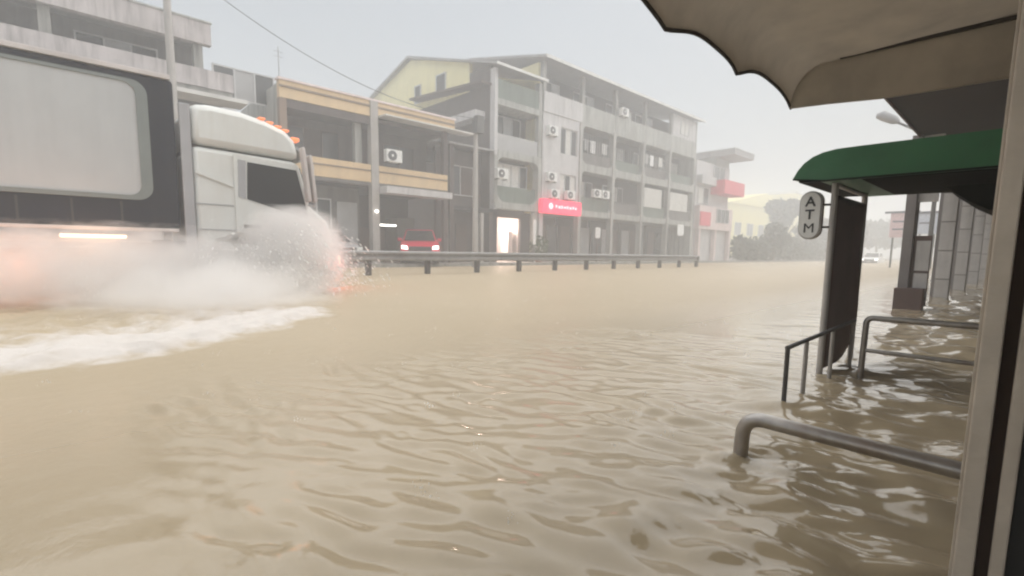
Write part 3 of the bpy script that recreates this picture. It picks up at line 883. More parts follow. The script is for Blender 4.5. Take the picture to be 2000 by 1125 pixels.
for k in range(22):
    y = 7.4 + 2.25 * (k - 11)
    if y > 30: break
    bx('post', 'galv_dark', gr, -14.66, -14.50, y - .075, y + .075, -.34, rail_z(y) + .25)
    bx('block', 'galv_dark', gr, -14.499, -14.435, y - .07, y + .07, rail_z(y) + .02, rail_z(y) + .29)

# ---------------------------------------------------------------- vehicles
def wheel(parent, x, y, z, r, wd, ax='y'):
    """ax is the axle direction"""
    d = Vector((0, 1, 0)) if ax == 'y' else Vector((1, 0, 0))
    c = Vector((x, y, z))
    o = MB().tube([c - d * wd / 2, c - d * wd * .42, c + d * wd * .42, c + d * wd / 2], [r * .93, r, r, r * .93], 26).build('wheel', 'rubber', parent, smooth=True, local=True)
    MB().tube([c - d * (wd / 2 + .006), c + d * (wd / 2 + .006)], r * .6, 20).build('rim', 'rim', o, local=True)
    return o
def make_car(name, label, loc, rz, paint, lights=True, pickup=False):
    """local: nose towards +x, wheels on z = 0"""
    t = thing(name, label, 'car', loc, rz)
    low = [(-2.05, .35), (-2.1, .75), (-1.95, 1.0), (-.9, 1.02), (.85, .98), (1.55, .88), (1.98, .72), (2.05, .5), (1.98, .3), (-1.95, .28)]
    body = MB()
    secs = [(-.86, .90, 0), (-.80, .98, .0), (-.4, 1.0, .02), (0, 1.0, .03), (.4, 1.0, .02), (.80, .98, 0), (.86, .90, 0)]
    rr = [[(a * k, yy, .28 + (z - .28) * (1 if z < .5 else (.97 if abs(yy) > .8 else 1)) + (dz if z > .8 else 0)) for a, z in low] for yy, k, dz in secs]
    nn = len(low)
    body.add([q for r0 in rr for q in r0], [(i * nn + k, i * nn + (k + 1) % nn, (i + 1) * nn + (k + 1) % nn, (i + 1) * nn + k) for i in range(len(secs) - 1) for k in range(nn)] + [tuple(range(nn)), tuple((len(secs) - 1) * nn + k for k in range(nn))])
    bo = body.build('body', paint, t, smooth=True, bevel=.02, local=True)
    cab = MB()
    p0 = [(-1.7, .98), (-1.25, 1.47), (-.2, 1.54), (.25, 1.48), (1.0, .95)]
    cab.add([(a, -.78 + (.16 if z > 1.2 else 0), z) for a, z in p0] + [(a, .78 - (.16 if z > 1.2 else 0), z) for a, z in p0],
            [(0, 1, 2, 3, 4), (9, 8, 7, 6, 5)] + [(i, i + 5, i + 6, i + 1) for i in range(4)] + [(4, 9, 5, 0)])
    cab.build('cabin', paint, t, smooth=True, bevel=.03, local=True)
    MB().add([(.31, -.58, 1.455), (.31, .58, 1.455), (1.0, .70, 1.0), (1.0, -.70, 1.0)], [(0, 1, 2, 3)]).add([(.32, -.58, 1.47), (.32, .58, 1.47), (1.02, .70, 1.005), (1.02, -.70, 1.005)], [(3, 2, 1, 0)]).build('windscreen', 'car_glass', t, local=True)
    for s in (-1, 1):
        MB().add([(-1.4, s * .765, 1.05), (-1.1, s * .655, 1.42), (.15, s * .655, 1.43), (.75, s * .77, 1.03)], [(0, 1, 2, 3)] if s < 0 else [(3, 2, 1, 0)]).add([(-1.4, s * .77, 1.05), (-1.1, s * .66, 1.42), (.15, s * .66, 1.43), (.75, s * .775, 1.03)], [(0, 1, 2, 3)]).build('side_window', 'car_glass', t, local=True)
        MB().prism_x([(s * .52, .62), (s * .80, .64), (s * .80, .78), (s * .56, .76)], 1.90, 2.02).build('headlight', 'lamp_white' if lights else 'sign_white', t, local=True)
        mo = MB().box(.55, .72, s * .80, s * 1.0, .98, 1.12).build('mirror', paint, t, bevel=.02, local=True)
    MB().box(1.95, 2.06, -.5, .5, .55, .74).build('grille', 'plastic', t, bevel=.01, local=True)
    MB().box(1.9, 2.10, -.78, .78, .30, .50).build('bumper', 'plastic', t, bevel=.03, local=True)
    MB().box(2.101, 2.115, -.2, .2, .42, .53).build('number_plate', 'poster', t, local=True)
    for a in (-1.3, 1.28):
        for s in (-1, 1):
            wheel(t, a, s * .74, .31, .31, .2, 'y')
    return t
make_car('parked_car', 'red car with lit headlights parked nose out under the beige shop', (FX - .1, 14.15, .15), R(-32), 'car_red').scale = (1.12, 1.1, 1.14)
make_car('parked_car', 'silver car parked beside the beige shop, half lost in the truck spray', (FX - .6, 9.4, .15), 0, 'car_silver', lights=False)
make_car('oncoming_car', 'small pale car with headlights far down the flooded road', (-13.0, 72, -.3), R(-90), 'car_white')

# ---- truck
TX = -10.5
tk = thing('truck', 'white truck with black trailer and grey side panel ploughing through flood', 'truck', (TX - 1.25, 0, -.34))
W_ = 2.5
cab = MB().prism_x([(1.97, .55), (1.97, 2.66), (3.72, 2.60), (3.86, 2.55), (4.06, 1.72), (4.42, 1.42), (4.52, 1.15), (4.55, .35), (3.35, .35), (3.3, .62), (3.1, .93), (2.72, 1.04), (2.34, .93), (2.14, .62)], TX, TX - W_)
cabo = cab.build('cab', 'truck_white', tk, bevel=.09, smooth=True)
MB().prism_x([(1.97, 2.70), (1.97, 3.38), (2.3, 3.42), (2.8, 3.40), (3.25, 3.31), (3.6, 3.19), (3.78, 3.02), (3.87, 2.66), (3.7, 2.64)], TX + .02, TX - W_ - .02).build('roof_fairing', 'truck_white', tk, bevel=.12, smooth=True)
MB().box(TX - .2, TX - W_ + .2, 2.0, 3.8, 2.64, 2.72).build('roof_gap', 'truck_grey', tk)
bx('side_extender', 'truck_grey', tk, TX - .06, TX + .015, 1.80, 1.965, .75, 3.36, bevel=.015)
bx('side_extender', 'truck_grey', tk, TX - W_ - .015, TX - W_ + .06, 1.80, 1.965, .75, 3.36, bevel=.015)
dr = MB().prism_x([(2.62, 1.12), (2.62, 2.60), (3.80, 2.53), (3.98, 1.80), (4.06, 1.30), (3.5, 1.12)], TX + .004, TX + .022).build('door', 'truck_white', tk, bevel=.006)
MB().prism_x([(2.86, 2.47), (3.77, 2.42), (3.93, 1.75), (4.0, 1.43), (2.83, 1.77)], TX + .023, TX + .034).build('side_window', 'car_glass', dr)
MB().prism_x([(2.68, 1.80), (2.70, 2.50), (2.83, 2.49), (2.81, 1.77)], TX + .023, TX + .032).build('window_pillar', 'truck_grey', dr)
MB().box(TX + .023, TX + .06, 2.76, 3.05, 1.22, 1.28).build('handle', 'plastic', dr)
for zz, ya, yb_ in ((1.155, 1.98, 4.3), (1.62, 1.98, 2.6)):
    bx('panel_groove', 'truck_grey', tk, TX + .001, TX + .012, ya, yb_, zz, zz + .018)
MB().prism_x([(2.0, 2.22), (2.6, 2.02), (2.6, 1.97), (2.0, 2.17)], TX + .002, TX + .03).build('moulding', 'truck_white', tk)
MB().prism_x([(3.90, 2.50), (4.08, 1.75), (4.12, 1.77), (3.95, 2.52)], TX - .25, TX - W_ + .25).build('windscreen', 'car_glass', tk)
sv = MB().prism_x([(3.80, 2.86), (4.08, 2.70), (4.10, 2.74), (3.82, 2.92)], TX - .05, TX - W_ + .05).build('sun_visor', 'truck_grey', tk)
mir = MB().tube([(TX - .1, 3.86, 2.62), (TX + .2, 4.0, 2.72), (TX + .24, 4.04, 2.45)], .022, 8).build('mirror_arm', 'truck_grey', tk)
MB().tube([(TX - .1, 3.97, 1.75), (TX + .2, 4.06, 1.72), (TX + .24, 4.05, 1.9)], .022, 8).build('mirror_arm', 'truck_grey', tk)
MB().prism_x([(3.80, 2.86), (3.87, 2.86), (3.98, 1.80), (3.90, 1.78)], TX + .10, TX + .30).build('mirror', 'rail_light', mir, bevel=.03)
MB().prism_x([(3.94, 2.72), (4.0, 2.72), (4.09, 1.80), (4.02, 1.78)], TX + .10, TX + .32).build('mirror', 'rail_light', mir, bevel=.03)
MB().box(TX - .02, TX - W_ + .02, 4.54, 4.66, .25, .78).build('bumper', 'truck_white', tk, bevel=.04)
for s in (TX - .3, TX - W_ + .3):
    MB().box(s - .22, s + .22, 4.66, 4.70, .48, .68).build('headlight', 'lamp_warm', tk, bevel=.02)
MB().box(TX + .001, TX + .035, 4.2, 4.42, .42, .62).build('turn_signal', 'lamp_red', tk, bevel=.01)
rl = []
for k in range(4):
    rl.append(MB().box(TX - .03 - .62 * k * .01, TX - .18, 3.12 + .15 * k, 3.24 + .15 * k, 3.335 - .05 * k, 3.37 - .05 * k).build('roof_lamp', 'lamp_orange', tk, bevel=.01))
lbx = MB().box(TX - .08, TX - .30, 3.74, 3.9, 3.02, 3.10).build('roof_lamp', 'lamp_orange', tk, bevel=.02)
MB().tube([(TX - .25, 3.75, 2.95), (TX - .25, 3.84, 3.02)], .02, 6).build('lamp_bracket', 'plastic', tk)
fuel = MB().tube([(TX - .35, .9, .62), (TX - .35, 1.85, .62)], .33, 16).build('fuel_tank', 'truck_grey', tk)
MB().box(TX - .5, TX - W_ + .5, -10, 4.2, .5, .78).build('chassis', 'plastic', tk)
tr = MB().box(TX, TX - W_, -10.5, 1.74, 1.16, 3.70).build('trailer', 'trailer_dark', tk, bevel=.05)
o_ = rrect(-3.6, 1.36, 1.62, 3.58, .22, 6)
i_ = rrect(-3.45, 1.20, 1.69, 3.53, .18, 6)
MB().ring(o_, i_, TX + .002, TX + .05).build('panel_frame', 'panel_rim', tr)
MB().prism_x(i_, TX + .001, TX + .03).build('side_panel', 'trailer_panel', tr)
MB().prism_x(rrect(-9.8, -3.9, 1.69, 3.53, .18, 6), TX + .001, TX + .03).build('side_panel', 'trailer_panel', tr)
MB().box(TX - .1, TX + .03, -10.5, 1.70, 3.701, 3.78).build('roof_rail', 'rail_light', tr, bevel=.01)
MB().box(TX - .1, TX + .02, -10.5, 1.70, 1.10, 1.155).build('bottom_rail', 'rail_light', tr, bevel=.01)
for k in range(6):
    MB().box(TX + .001, TX + .02, -2.2 + k * .62, -2.17 + k * .62, 1.2, 1.58).build('strap', 'plastic', tr)
sl_ = MB().box(TX - .02, TX + .03, .12, .95, .965, 1.02).build('side_lamp', 'lamp_warm', tr, bevel=.01)
MB().box(TX - .02, TX + .03, -1.6, -.8, .965, 1.02).build('side_lamp', 'lamp_warm', tr, bevel=.01)
MB().box(TX + .01, TX + .06, -.42, -.30, .5, .60).build('marker_lamp', 'lamp_orange', tr, bevel=.01)
MB().box(TX - .06, TX - .02, -4.5, 1.3, .9, .96).build('side_guard', 'truck_grey', tr)
def truck_wheel(y):
    for s in (TX - .20, TX - W_ + .20):
        c = Vector((s, y, .16))
        o = MB().tube([c + Vector((-.15, 0, 0)), c + Vector((-.13, 0, 0)), c + Vector((.13, 0, 0)), c + Vector((.15, 0, 0))], [.46, .5, .5, .46], 28).build('wheel', 'rubber', tk, smooth=True)
        MB().tube([c + Vector((-.157, 0, 0)), c + Vector((.157, 0, 0))], .29, 20).build('rim', 'rim', o)
for y in (2.72, -.9, -7.4, -8.6): truck_wheel(y)
# the lit side lamps throw light on the spray
def lamp_light(name, loc, energy, color, size=.25):
    l = bpy.data.lights.new(name, 'POINT')
    l.energy = energy; l.color = color; l.shadow_soft_size = size
    o = bpy.data.objects.new(name, l); col.objects.link(o); o.location = loc
    return o
lamp_light('shop_lamp_light', (FX - 2.2, 21.2, 2.5), 190, (1, .72, .60), .3)
lamp_light('side_lamp_light', (TX + .3, .55, .8), 13, (1, .55, .32), .6)
lamp_light('side_lamp_light', (TX + .3, -1.2, .8), 13, (1, .55, .32), .6)
lamp_light('marker_lamp_light', (TX + .6, -.36, .5), 6, (1, .3, .12), .3)
lamp_light('turn_signal_light', (TX + .35, 4.3, .45), 7, (1, .2, .18), .3)
lamp_light('roof_lamp_light', (TX - .12, 3.62, 3.42), 1.2, (1, .34, .15), .12)

# ---------------------------------------------------------------- spray thrown up by the wheels
def spray_volume():
    m = bpy.data.materials.new('spray')
    m.use_nodes = True
    n = m.node_tree
    n.nodes.clear()
    out = n.nodes.new('ShaderNodeOutputMaterial')
    pv_ = n.nodes.new('ShaderNodeVolumePrincipled')
    pv_.inputs['Color'].default_value = (.96, .945, .93, 1)
    pv_.inputs['Anisotropy'].default_value = .25
    tc = n.nodes.new('ShaderNodeTexCoord')
    def ell(c, r):
        s = n.nodes.new('ShaderNodeVectorMath'); s.operation = 'SUBTRACT'; s.inputs[1].default_value = c
        n.links.new(tc.outputs['Object'], s.inputs[0])
        d = n.nodes.new('ShaderNodeVectorMath'); d.operation = 'DIVIDE'; d.inputs[1].default_value = r
        n.links.new(s.outputs[0], d.inputs[0])
        l = n.nodes.new('ShaderNodeVectorMath'); l.operation = 'LENGTH'
        n.links.new(d.outputs[0], l.inputs[0])
        mr_ = n.nodes.new('ShaderNodeMapRange'); mr_.inputs[1].default_value = 1; mr_.inputs[2].default_value = .15; mr_.inputs[3].default_value = 0; mr_.inputs[4].default_value = 1
        n.links.new(l.outputs[1], mr_.inputs[0])
        return mr_.outputs[0]
    def mth(op, a, b_, clamp=False):
        q = n.nodes.new('ShaderNodeMath'); q.operation = op; q.use_clamp = clamp
        for i, v in enumerate((a, b_)):
            if isinstance(v, (int, float)): q.inputs[i].default_value = v
            else: n.links.new(v, q.inputs[i])
        return q.outputs[0]
    e1 = ell((-9.7, 3.4, .72), (1.15, 1.05, 1.08))
    e2 = ell((-9.6, .6, .45), (1.5, 4.2, .78))
    e3 = ell((-9.9, -3.5, .5), (1.6, 3.5, .85))
    e5 = ell((-8.0, 1.6, .2), (1.9, 1.9, .55))
    e4 = ell((-9.5, 2.2, .35), (1.4, 1.7, .65))
    u = mth('MAXIMUM', mth('MULTIPLY', e1, 2.3), mth('MAXIMUM', mth('MULTIPLY', e2, .9), mth('MAXIMUM', mth('MULTIPLY', e5, .75), mth('MAXIMUM', e3, e4))))
    nz = n.nodes.new('ShaderNodeTexNoise'); nz.inputs['Scale'].default_value = 3.4; nz.inputs['Detail'].default_value = 8; nz.inputs['Roughness'].default_value = .7
    mpg = n.nodes.new('ShaderNodeMapping'); mpg.inputs['Scale'].default_value = (1, .6, 1.15)
    n.links.new(tc.outputs['Object'], mpg.inputs['Vector']); n.links.new(mpg.outputs[0], nz.inputs['Vector'])
    k = mth('MULTIPLY', mth('SUBTRACT', nz.outputs[0], .5), 1.7)
    d = mth('ADD', mth('SUBTRACT', u, .08), mth('MULTIPLY', k, 1.15))
    d = mth('MULTIPLY', mth('MAXIMUM', mth('MINIMUM', d, 1.0), 0.0), mth('GREATER_THAN', u, 0.001))
    d = mth('MULTIPLY', d, 4.2)
    n.links.new(d, pv_.inputs['Density'])
    n.links.new(pv_.outputs[0], out.inputs['Volume'])
    return m
sm = spray_volume()
so = MB().box(TX + .12, -6.1, -7.2, 5.25, .03, 1.65).build('spray', sm)
struct(so, 'stuff', 'white spray thrown up along the side of the truck')

def droplets(name, pts, rad, m, label, vel=None):
    """many small torn flecks of water as one mesh"""
    N = len(pts)
    a = rng.normal(size=(N, 3)); a /= np.linalg.norm(a, axis=1)[:, None]
    b_ = np.cross(a, rng.normal(size=(N, 3))); b_ /= np.linalg.norm(b_, axis=1)[:, None]
    if vel is not None:
        a = vel / np.linalg.norm(vel, axis=1)[:, None]
        b_ = np.cross(a, rng.normal(size=(N, 3))); b_ /= np.linalg.norm(b_, axis=1)[:, None]
        a = a * 2.2
    a = a * rad; b_ = b_ * rad * .75
    v = np.stack([pts - a, pts + b_, pts + a, pts - b_], 1).reshape(-1, 3)
    f = np.arange(N * 4).reshape(N, 4)
    me = bpy.data.meshes.new(name)
    me.from_pydata(v.tolist(), [], f.tolist())
    me.materials.append(M[m])
    o = bpy.data.objects.new(name, me); col.objects.link(o)
    return struct(o, 'stuff', label)
# jets of drops flung out by the wheels along ballistic arcs
PT, RD, VL = [], [], []
for (wy, nj, vmax) in ((3.1, 190, 5.5), (2.5, 110, 4.9), (-.9, 100, 4.6), (.8, 70, 4.0), (-3.2, 50, 4.6)):
    for _ in range(nj):
        el = R(rng.uniform(12, 62)); az = R(rng.normal(28 if wy > 3 else -8, 30))
        v0 = vmax * (.45 + .55 * rng.random())
        vx, vy, vz = v0 * math.cos(el) * math.cos(az), v0 * math.cos(el) * math.sin(az) * .8, v0 * math.sin(el)
        tend = 2 * vz / 9.81
        nd = 90
        for q in range(nd):
            tt = tend * (.08 + .9 * rng.random())
            jt = .02 + .16 * tt
            z = .1 + vz * tt - 4.905 * tt * tt + rng.normal() * jt
            if z < .02: continue
            PT.append((TX + .1 + abs(vx * tt + rng.normal() * jt), wy + vy * tt + rng.normal() * jt, z))
            k = .005 + .020 * rng.random() ** 3
            RD.append((k, k, k))
            VL.append((vx, vy, vz - 9.81 * tt))
droplets('spray_drops', np.array(PT), np.array(RD), 'drop', 'white drops flung from the truck wheels', np.array(VL))

# ---- rain splashes on the near water
PT, RD = [], []
def splash(x, y, s, n_):
    for _ in range(n_):
        a = rng.random() * 6.28
        r = s * (.2 + .9 * rng.random())
        PT.append((x + math.cos(a) * r, y + math.sin(a) * r, .012 + s * .9 * rng.random() ** 1.6))
        k = .0014 + .0032 * rng.random() ** 2
        RD.append((k, k, k * (1 + 2.2 * rng.random())))
for _ in range(230):
    x = -.9 - 9 * rng.random() ** 1.2
    y = -.6 + 9.5 * rng.random()
    splash(x, y, .02 + .035 * rng.random(), 9)
droplets('rain_splash', np.array(PT), np.array(RD), 'drop', 'tiny splashes of heavy rain on the flood water')

# ---------------------------------------------------------------- near side: ATM shelter, rails, canopy, arcade
am_ = thing('atm_shelter', 'green canvas awning on thin posts with a dark brown side panel', 'shelter', (-.6, 4.3, -.22))
px_ = -.97
prof_a = [(-1.195, 1.372), (-1.165, 1.43), (-1.13, 1.475), (-1.08, 1.512), (-1.02, 1.535), (-.94, 1.548), (-.8, 1.55), (-.13, 1.55), (-.13, 1.345), (-1.0, 1.345)]
MB().prism_y(prof_a, 3.82, 5.05).build('awning_cover', 'awning_green', am_, smooth=True)
MB().tube([(-1.19, 3.815, 1.37), (-1.0, 3.815, 1.347), (-.13, 3.815, 1.347)], .006, 6).build('hem', 'awning_under', am_)
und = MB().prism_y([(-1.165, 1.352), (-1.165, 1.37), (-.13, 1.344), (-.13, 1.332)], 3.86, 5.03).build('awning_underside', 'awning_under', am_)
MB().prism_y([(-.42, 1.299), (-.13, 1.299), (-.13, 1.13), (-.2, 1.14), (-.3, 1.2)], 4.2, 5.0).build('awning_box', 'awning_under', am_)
MB().tube([(px_, 3.98, -.22), (px_, 3.98, 1.40)], .021, 10).build('post', 'alu_post', am_)
MB().tube([(px_, 4.86, -.22), (px_, 4.86, 1.37)], .021, 10).build('post', 'alu_post', am_)
MB().tube([(px_, 3.98, 1.335), (px_, 4.86, 1.335)], .016, 8).build('crossbar', 'alu_post', am_)
# loose side panel, its lower far corner torn and curled
pn = MB()
NU, NV = 14, 22
pv2, pf2 = [], []
for i in range(NU + 1):
    u_ = i / NU
    for j in range(NV + 1):
        v_ = j / NV
        zb = .035 + .55 * max(0, u_ - .35) ** 2.2
        z = zb + (1.265 - zb) * v_
        curl = .035 * max(0, .28 - v_) * u_ * 2.2 + .012 * math.sin(v_ * 7) * u_
        pv2.append((px_ + .005 + curl, 4.0 + .845 * u_ - .22 * max(0, .3 - v_) * u_, z))
for i in range(NU):
    for j in range(NV):
        a = i * (NV + 1) + j
        pf2.append((a, a + NV + 1, a + NV + 2, a + 1))
po = pn.add(pv2, pf2).build('side_panel', 'panel_brown', am_, smooth=True)
sod = po.modifiers.new('thick', 'SOLIDIFY'); sod.thickness = .008

sg = thing('atm_sign', 'white pill shaped ATM sign with vertical black letters on the awning post', 'sign', (-1.1, 3.95, .95))
pill = []
for k in range(33):
    a = math.pi * k / 32
    pill.append((-1.098 + .072 * math.cos(a), 1.225 + .072 * math.sin(a)))
for k in range(33):
    a = math.pi + math.pi * k / 32
    pill.append((-1.098 + .072 * math.cos(a), 1.032 + .072 * math.sin(a)))
pill_in = [(-1.098 + (a + 1.098) * .86, 1.1285 + (b_ - 1.1285) * .935) for a, b_ in pill]
MB().prism_y(pill, 3.93, 3.985).build('sign_case', 'frame_alu', sg, bevel=.004)
MB().prism_y(pill_in, 3.921, 3.9295).build('sign_face', 'sign_white', sg)
for zz_ in (1.20, 1.045):
    MB().tube([(-1.03, 3.957, zz_), (px_, 3.975, zz_)], .008, 8).build('bracket', 'iron_dark', sg)
dg = None
for ch, zc in (('A', 1.220), ('T', 1.130), ('M', 1.036)):
    cu = bpy.data.curves.new('letter', 'FONT')
    cu.body = ch; cu.size = .094; cu.align_x = 'CENTER'; cu.align_y = 'CENTER'; cu.extrude = .0015; cu.offset = .0018 if ch != 'M' else 0
    to = bpy.data.objects.new('tmp', cu); col.objects.link(to)
    bpy.context.view_layer.update()
    lme = bpy.data.meshes.new_from_object(to.evaluated_get(bpy.context.evaluated_depsgraph_get()))
    bpy.data.objects.remove(to)
    lme.materials.clear(); lme.materials.append(M['sign_ink'])
    lo = bpy.data.objects.new('letter', lme); col.objects.link(lo)
    lo.parent = sg
    lo.rotation_euler = (R(90), 0, 0)
    lo.location = (-1.098 + 1.1, 3.919 - 3.95, zc - .95)

# rails
def bend(pts, r=.06, n_=6):
    """round the corners of a polyline"""
    pts = [Vector(p) for p in pts]
    out = [pts[0]]
    for i in range(1, len(pts) - 1):
        a = (pts[i - 1] - pts[i]).normalized(); c = (pts[i + 1] - pts[i]).normalized()
        p0, p1 = pts[i] + a * r, pts[i] + c * r
        for k in range(n_ + 1):
            t = k / n_
            out.append(p0 * (1 - t) ** 2 + pts[i] * 2 * t * (1 - t) + p1 * t ** 2)
    out.append(pts[-1])
    return out
ra = thing('tube_rail', 'thick bent steel tube rail half under water, nearest the camera', 'railing', (-.77, 2.08, -.22))
MB().tube(bend([(-.775, 2.07, -.22), (-.765, 2.08, .172), (.05, 2.10, .160)], .085, 9), .029, 16).build('tube', 'steel_tube', ra, smooth=True)
MB().tube([(.03, 2.10, .16), (.03, 2.10, -.22)], .029, 14).build('leg', 'steel_tube', ra, smooth=True)
rb_ = thing('step_railing', 'thin dark step railing with upright bars beside the brown panel', 'railing', (-.88, 3.4, -.22))
MB().tube([(-.88, 2.94, .335), (-.86, 4.36, .365)], .013, 8).build('handrail', 'iron_dark', rb_)
for k, y in enumerate((2.95, 3.27, 3.82, 4.34)):
    MB().tube([(-.88 + .014 * k / 3, y, -.22), (-.88 + .014 * k / 3, y, .34 + .02 * k / 3)], .013, 8).build('baluster', 'iron_dark' if k < 1 else 'alu_post', rb_)
rc = thing('double_rail', 'two bar steel railing behind the step, below the green awning', 'railing', (-.45, 4.12, -.22))
MB().tube(bend([(-.755, 4.12, -.22), (-.745, 4.12, .42), (-.06, 4.14, .425)], .045, 6), .019, 12).build('handrail', 'steel_tube', rc, smooth=True)
MB().tube([(-.745, 4.12, .19), (-.06, 4.14, .19)], .014, 10).build('lower_bar', 'steel_tube', rc, smooth=True)
MB().tube([(-.10, 4.14, .42), (-.10, 4.14, -.22)], .017, 10).build('leg', 'steel_tube', rc, smooth=True)

# tan canopy overhead with scalloped edge
cn = thing('scalloped_canopy', 'stained tan canvas canopy overhead with dark scalloped edge', 'canopy', (-.5, 2, 1.7))
tips = [3.40, 2.585, 1.88, 1.25, .65, .05, -.55]
NS = 14
ctop, cbot = [], []
XE = -1.10
ylist, zl = [], []
for ti_, (a, b_) in enumerate(zip(tips[:-1], tips[1:])):
    dp_ = (.082, .068, .09, .075, .08, .08)[ti_]; sk = (1.0, .86, 1.12, 1, .9, 1)[ti_]
    for k in range(NS):
        t = k / NS
        ylist.append(a + (b_ - a) * t)
        zl.append(1.752 + dp_ * math.sin(math.pi * t ** sk) ** .8 + .004 * math.sin(t * 11 + ti_))
ylist.append(tips[-1]); zl.append(1.752)
cross = []
for k in range(11):
    t = k / 10
    cross.append((XE + (.62) * t, None if k == 0 else 0))
cv, cf = [], []
NC = 12
for y, z0 in zip(ylist, zl):
    for k in range(NC + 1):
        t = k / NC
        if t <= .6:
            a = t / .6 * math.pi / 2
            x = XE + .16 * (1 - math.cos(a)); z = z0 + (1.985 - z0) * math.sin(a)
        else:
            x = XE + .16 + (1.35 - .16) * (t - .6) / .4; z = 1.985 + .02 * (t - .6)
        sagg = .014 * math.sin(y * 4.1 + x * 3) + .009 * math.sin(y * 9 + 2 * x) + .006 * math.sin(y * 17 + 9 * x) + .006 * math.sin(x * 21 - 5 * y)
        cv.append((x, y, z + sagg * (1 if 0 < t else 0)))
for i in range(len(ylist) - 1):
    for k in range(NC):
        a = i * (NC + 1) + k
        cf.append((a, a + 1, a + NC + 2, a + NC + 1))
co_ = MB().add(cv, cf).build('canvas', 'canopy_tan', cn, smooth=True)
so2 = co_.modifiers.new('thick', 'SOLIDIFY'); so2.thickness = .012; so2.offset = 1
# dark hem along the scallops
hem = MB().tube([(XE - .004, y, z - .002) for y, z in zip(ylist, zl)], .009, 6).build('hem', 'canopy_edge', cn)
ev = MB()
ev.prism_y([(XE - .006, 1.748), (XE + .01, 1.87), (XE + .07, 1.96), (XE + .16, 1.998), (.2, 1.99), (.2, 1.70), (-.35, 1.705), (-.65, 1.712), (-.9, 1.735)], 3.375, 3.40)
ev.build('end_valance', 'canopy_tan', cn)
MB().tube([(XE + .25, 3.36, 1.975), (.15, 3.36, 1.965)], .012, 8).build('seam_bar', 'canopy_edge', cn)
MB().box(-.9, .25, .9, .95, 1.985, 2.02).build('beam', 'wood_dark', cn)

# door post close to the camera
dp = thing('steel_door_post', 'worn greyish steel door post with dark groove at right edge of view', 'post', (-.02, 1.2, -.22))
PY = 1.2
bx('front_flange', 'post_steel', dp, -.047, -.019, PY - .02, PY + .03, -.22, 1.99, bevel=.003)
bx('groove', 'post_groove', dp, -.0185, -.001, PY + .012, PY + .03, -.22, 1.985)
bx('rear_flange', 'post_steel', dp, -.0005, .0195, PY - .012, PY + .03, -.22, 1.985, bevel=.003)
bx('bead', 'post_steel', dp, -.052, -.0475, PY - .005, PY + .02, -.22, 1.985, bevel=.001)
ds = thing('rolling_shutter', 'black rolling shutter edge beside the steel door post', 'shutter', (.5, 1.25, -.22))
bx('curtain_sheet', 'black', ds, .0205, 1.6, PY + .005, PY + .03, -.22, 1.98)
# own shop wall behind the post
nb_ = thing('near_shop_wall', 'dark shop wall behind the steel door post', 'building', (.5, 4, -.22))
bx('wall', 'brown_wall', nb_, -.05, 6, PY + .1, 6.4, -.22, 1.98)
bx('upper_wall', 'brown_wall', nb_, -.04, 6, -3, 6.4, 2.02, 6.4)  # out of view; height set to shade the water by the shops

# arcade further along
ar = thing('arcade_building', 'dark arcade building with maroon ceiling beyond the green awning', 'building', (1, 20, -.22))
bx('ceiling_slab', 'maroon_dark', ar, -1.36, 6, 6.9, 46, 2.76, 3.1)
bx('fascia', 'base_brown', ar, -1.38, -1.361, 6.9, 46, 2.72, 3.2)
bx('rear_wall', 'grey_wall', ar, .1, .4, 6.5, 46, -.22, 2.755)
bx('upper_wall', 'plaster_pale', ar, -1.0, 6, 6.9, 46, 3.11, 7.0)  # unseen upper storey, raised to keep sky light off the near water
def pillar(y, x0, x1, d, label, nblocks=5):
    t = thing('arcade_pillar', label, 'pillar', ((x0 + x1) / 2, y, -.22), group='arcade pillars')
    bx('core', 'tile_strip', t, x0, x1, y + .012, y + d, -.22, 2.755)
    hs_ = np.linspace(-.2, 2.74, nblocks + 1)
    for a, b_ in zip(hs_[:-1], hs_[1:]):
        bx('tile_panel', 'tile_grey', t, x0 + (x1 - x0) * .18, x1 - .004, y - .006, y + .0115, a + .012, b_ - .012, bevel=.003)
    bx('road_face', 'tile_strip', t, x0 - .01, x0 - .0005, y + .02, y + d - .02, -.2, 2.74)
p1 = thing('arcade_pillar', 'nearest arcade pillar, narrow, with brown block at its foot', 'pillar', (-1.43, 10.2, -.22), group='arcade pillars')
bx('core', 'tile_strip', p1, -1.46, -1.33, 10.1, 10.5, -.22, 2.755)
bx('upper_board', 'tile_grey', p1, -1.325, -1.08, 10.2, 10.3, 1.72, 2.75)
lbd = bx('lower_board', 'base_brown', p1, -1.325, -1.10, 10.2, 10.28, .05, 1.18)
bx('board_face', 'tile_grey', lbd, -1.28, -1.105, 10.185, 10.199, .62, 1.10)
bx('board_face', 'tile_grey', lbd, -1.28, -1.105, 10.185, 10.199, .2, .58)
bx('foot_block', 'base_brown', p1, -1.48, -1.11, 9.95, 10.19, -.22, .34, bevel=.01)
for (y, lab) in ((13.4, 'second arcade pillar from the brown footed one, grey with tile joints'),
                 (17.2, 'third arcade pillar, grey tiled, behind the second'),
                 (21.6, 'fourth arcade pillar, thin in view, near the door post'),
                 (26.5, 'fifth and farthest arcade pillar, a sliver by the door post')):
    pillar(y, -1.38, -1.10, .26, lab)

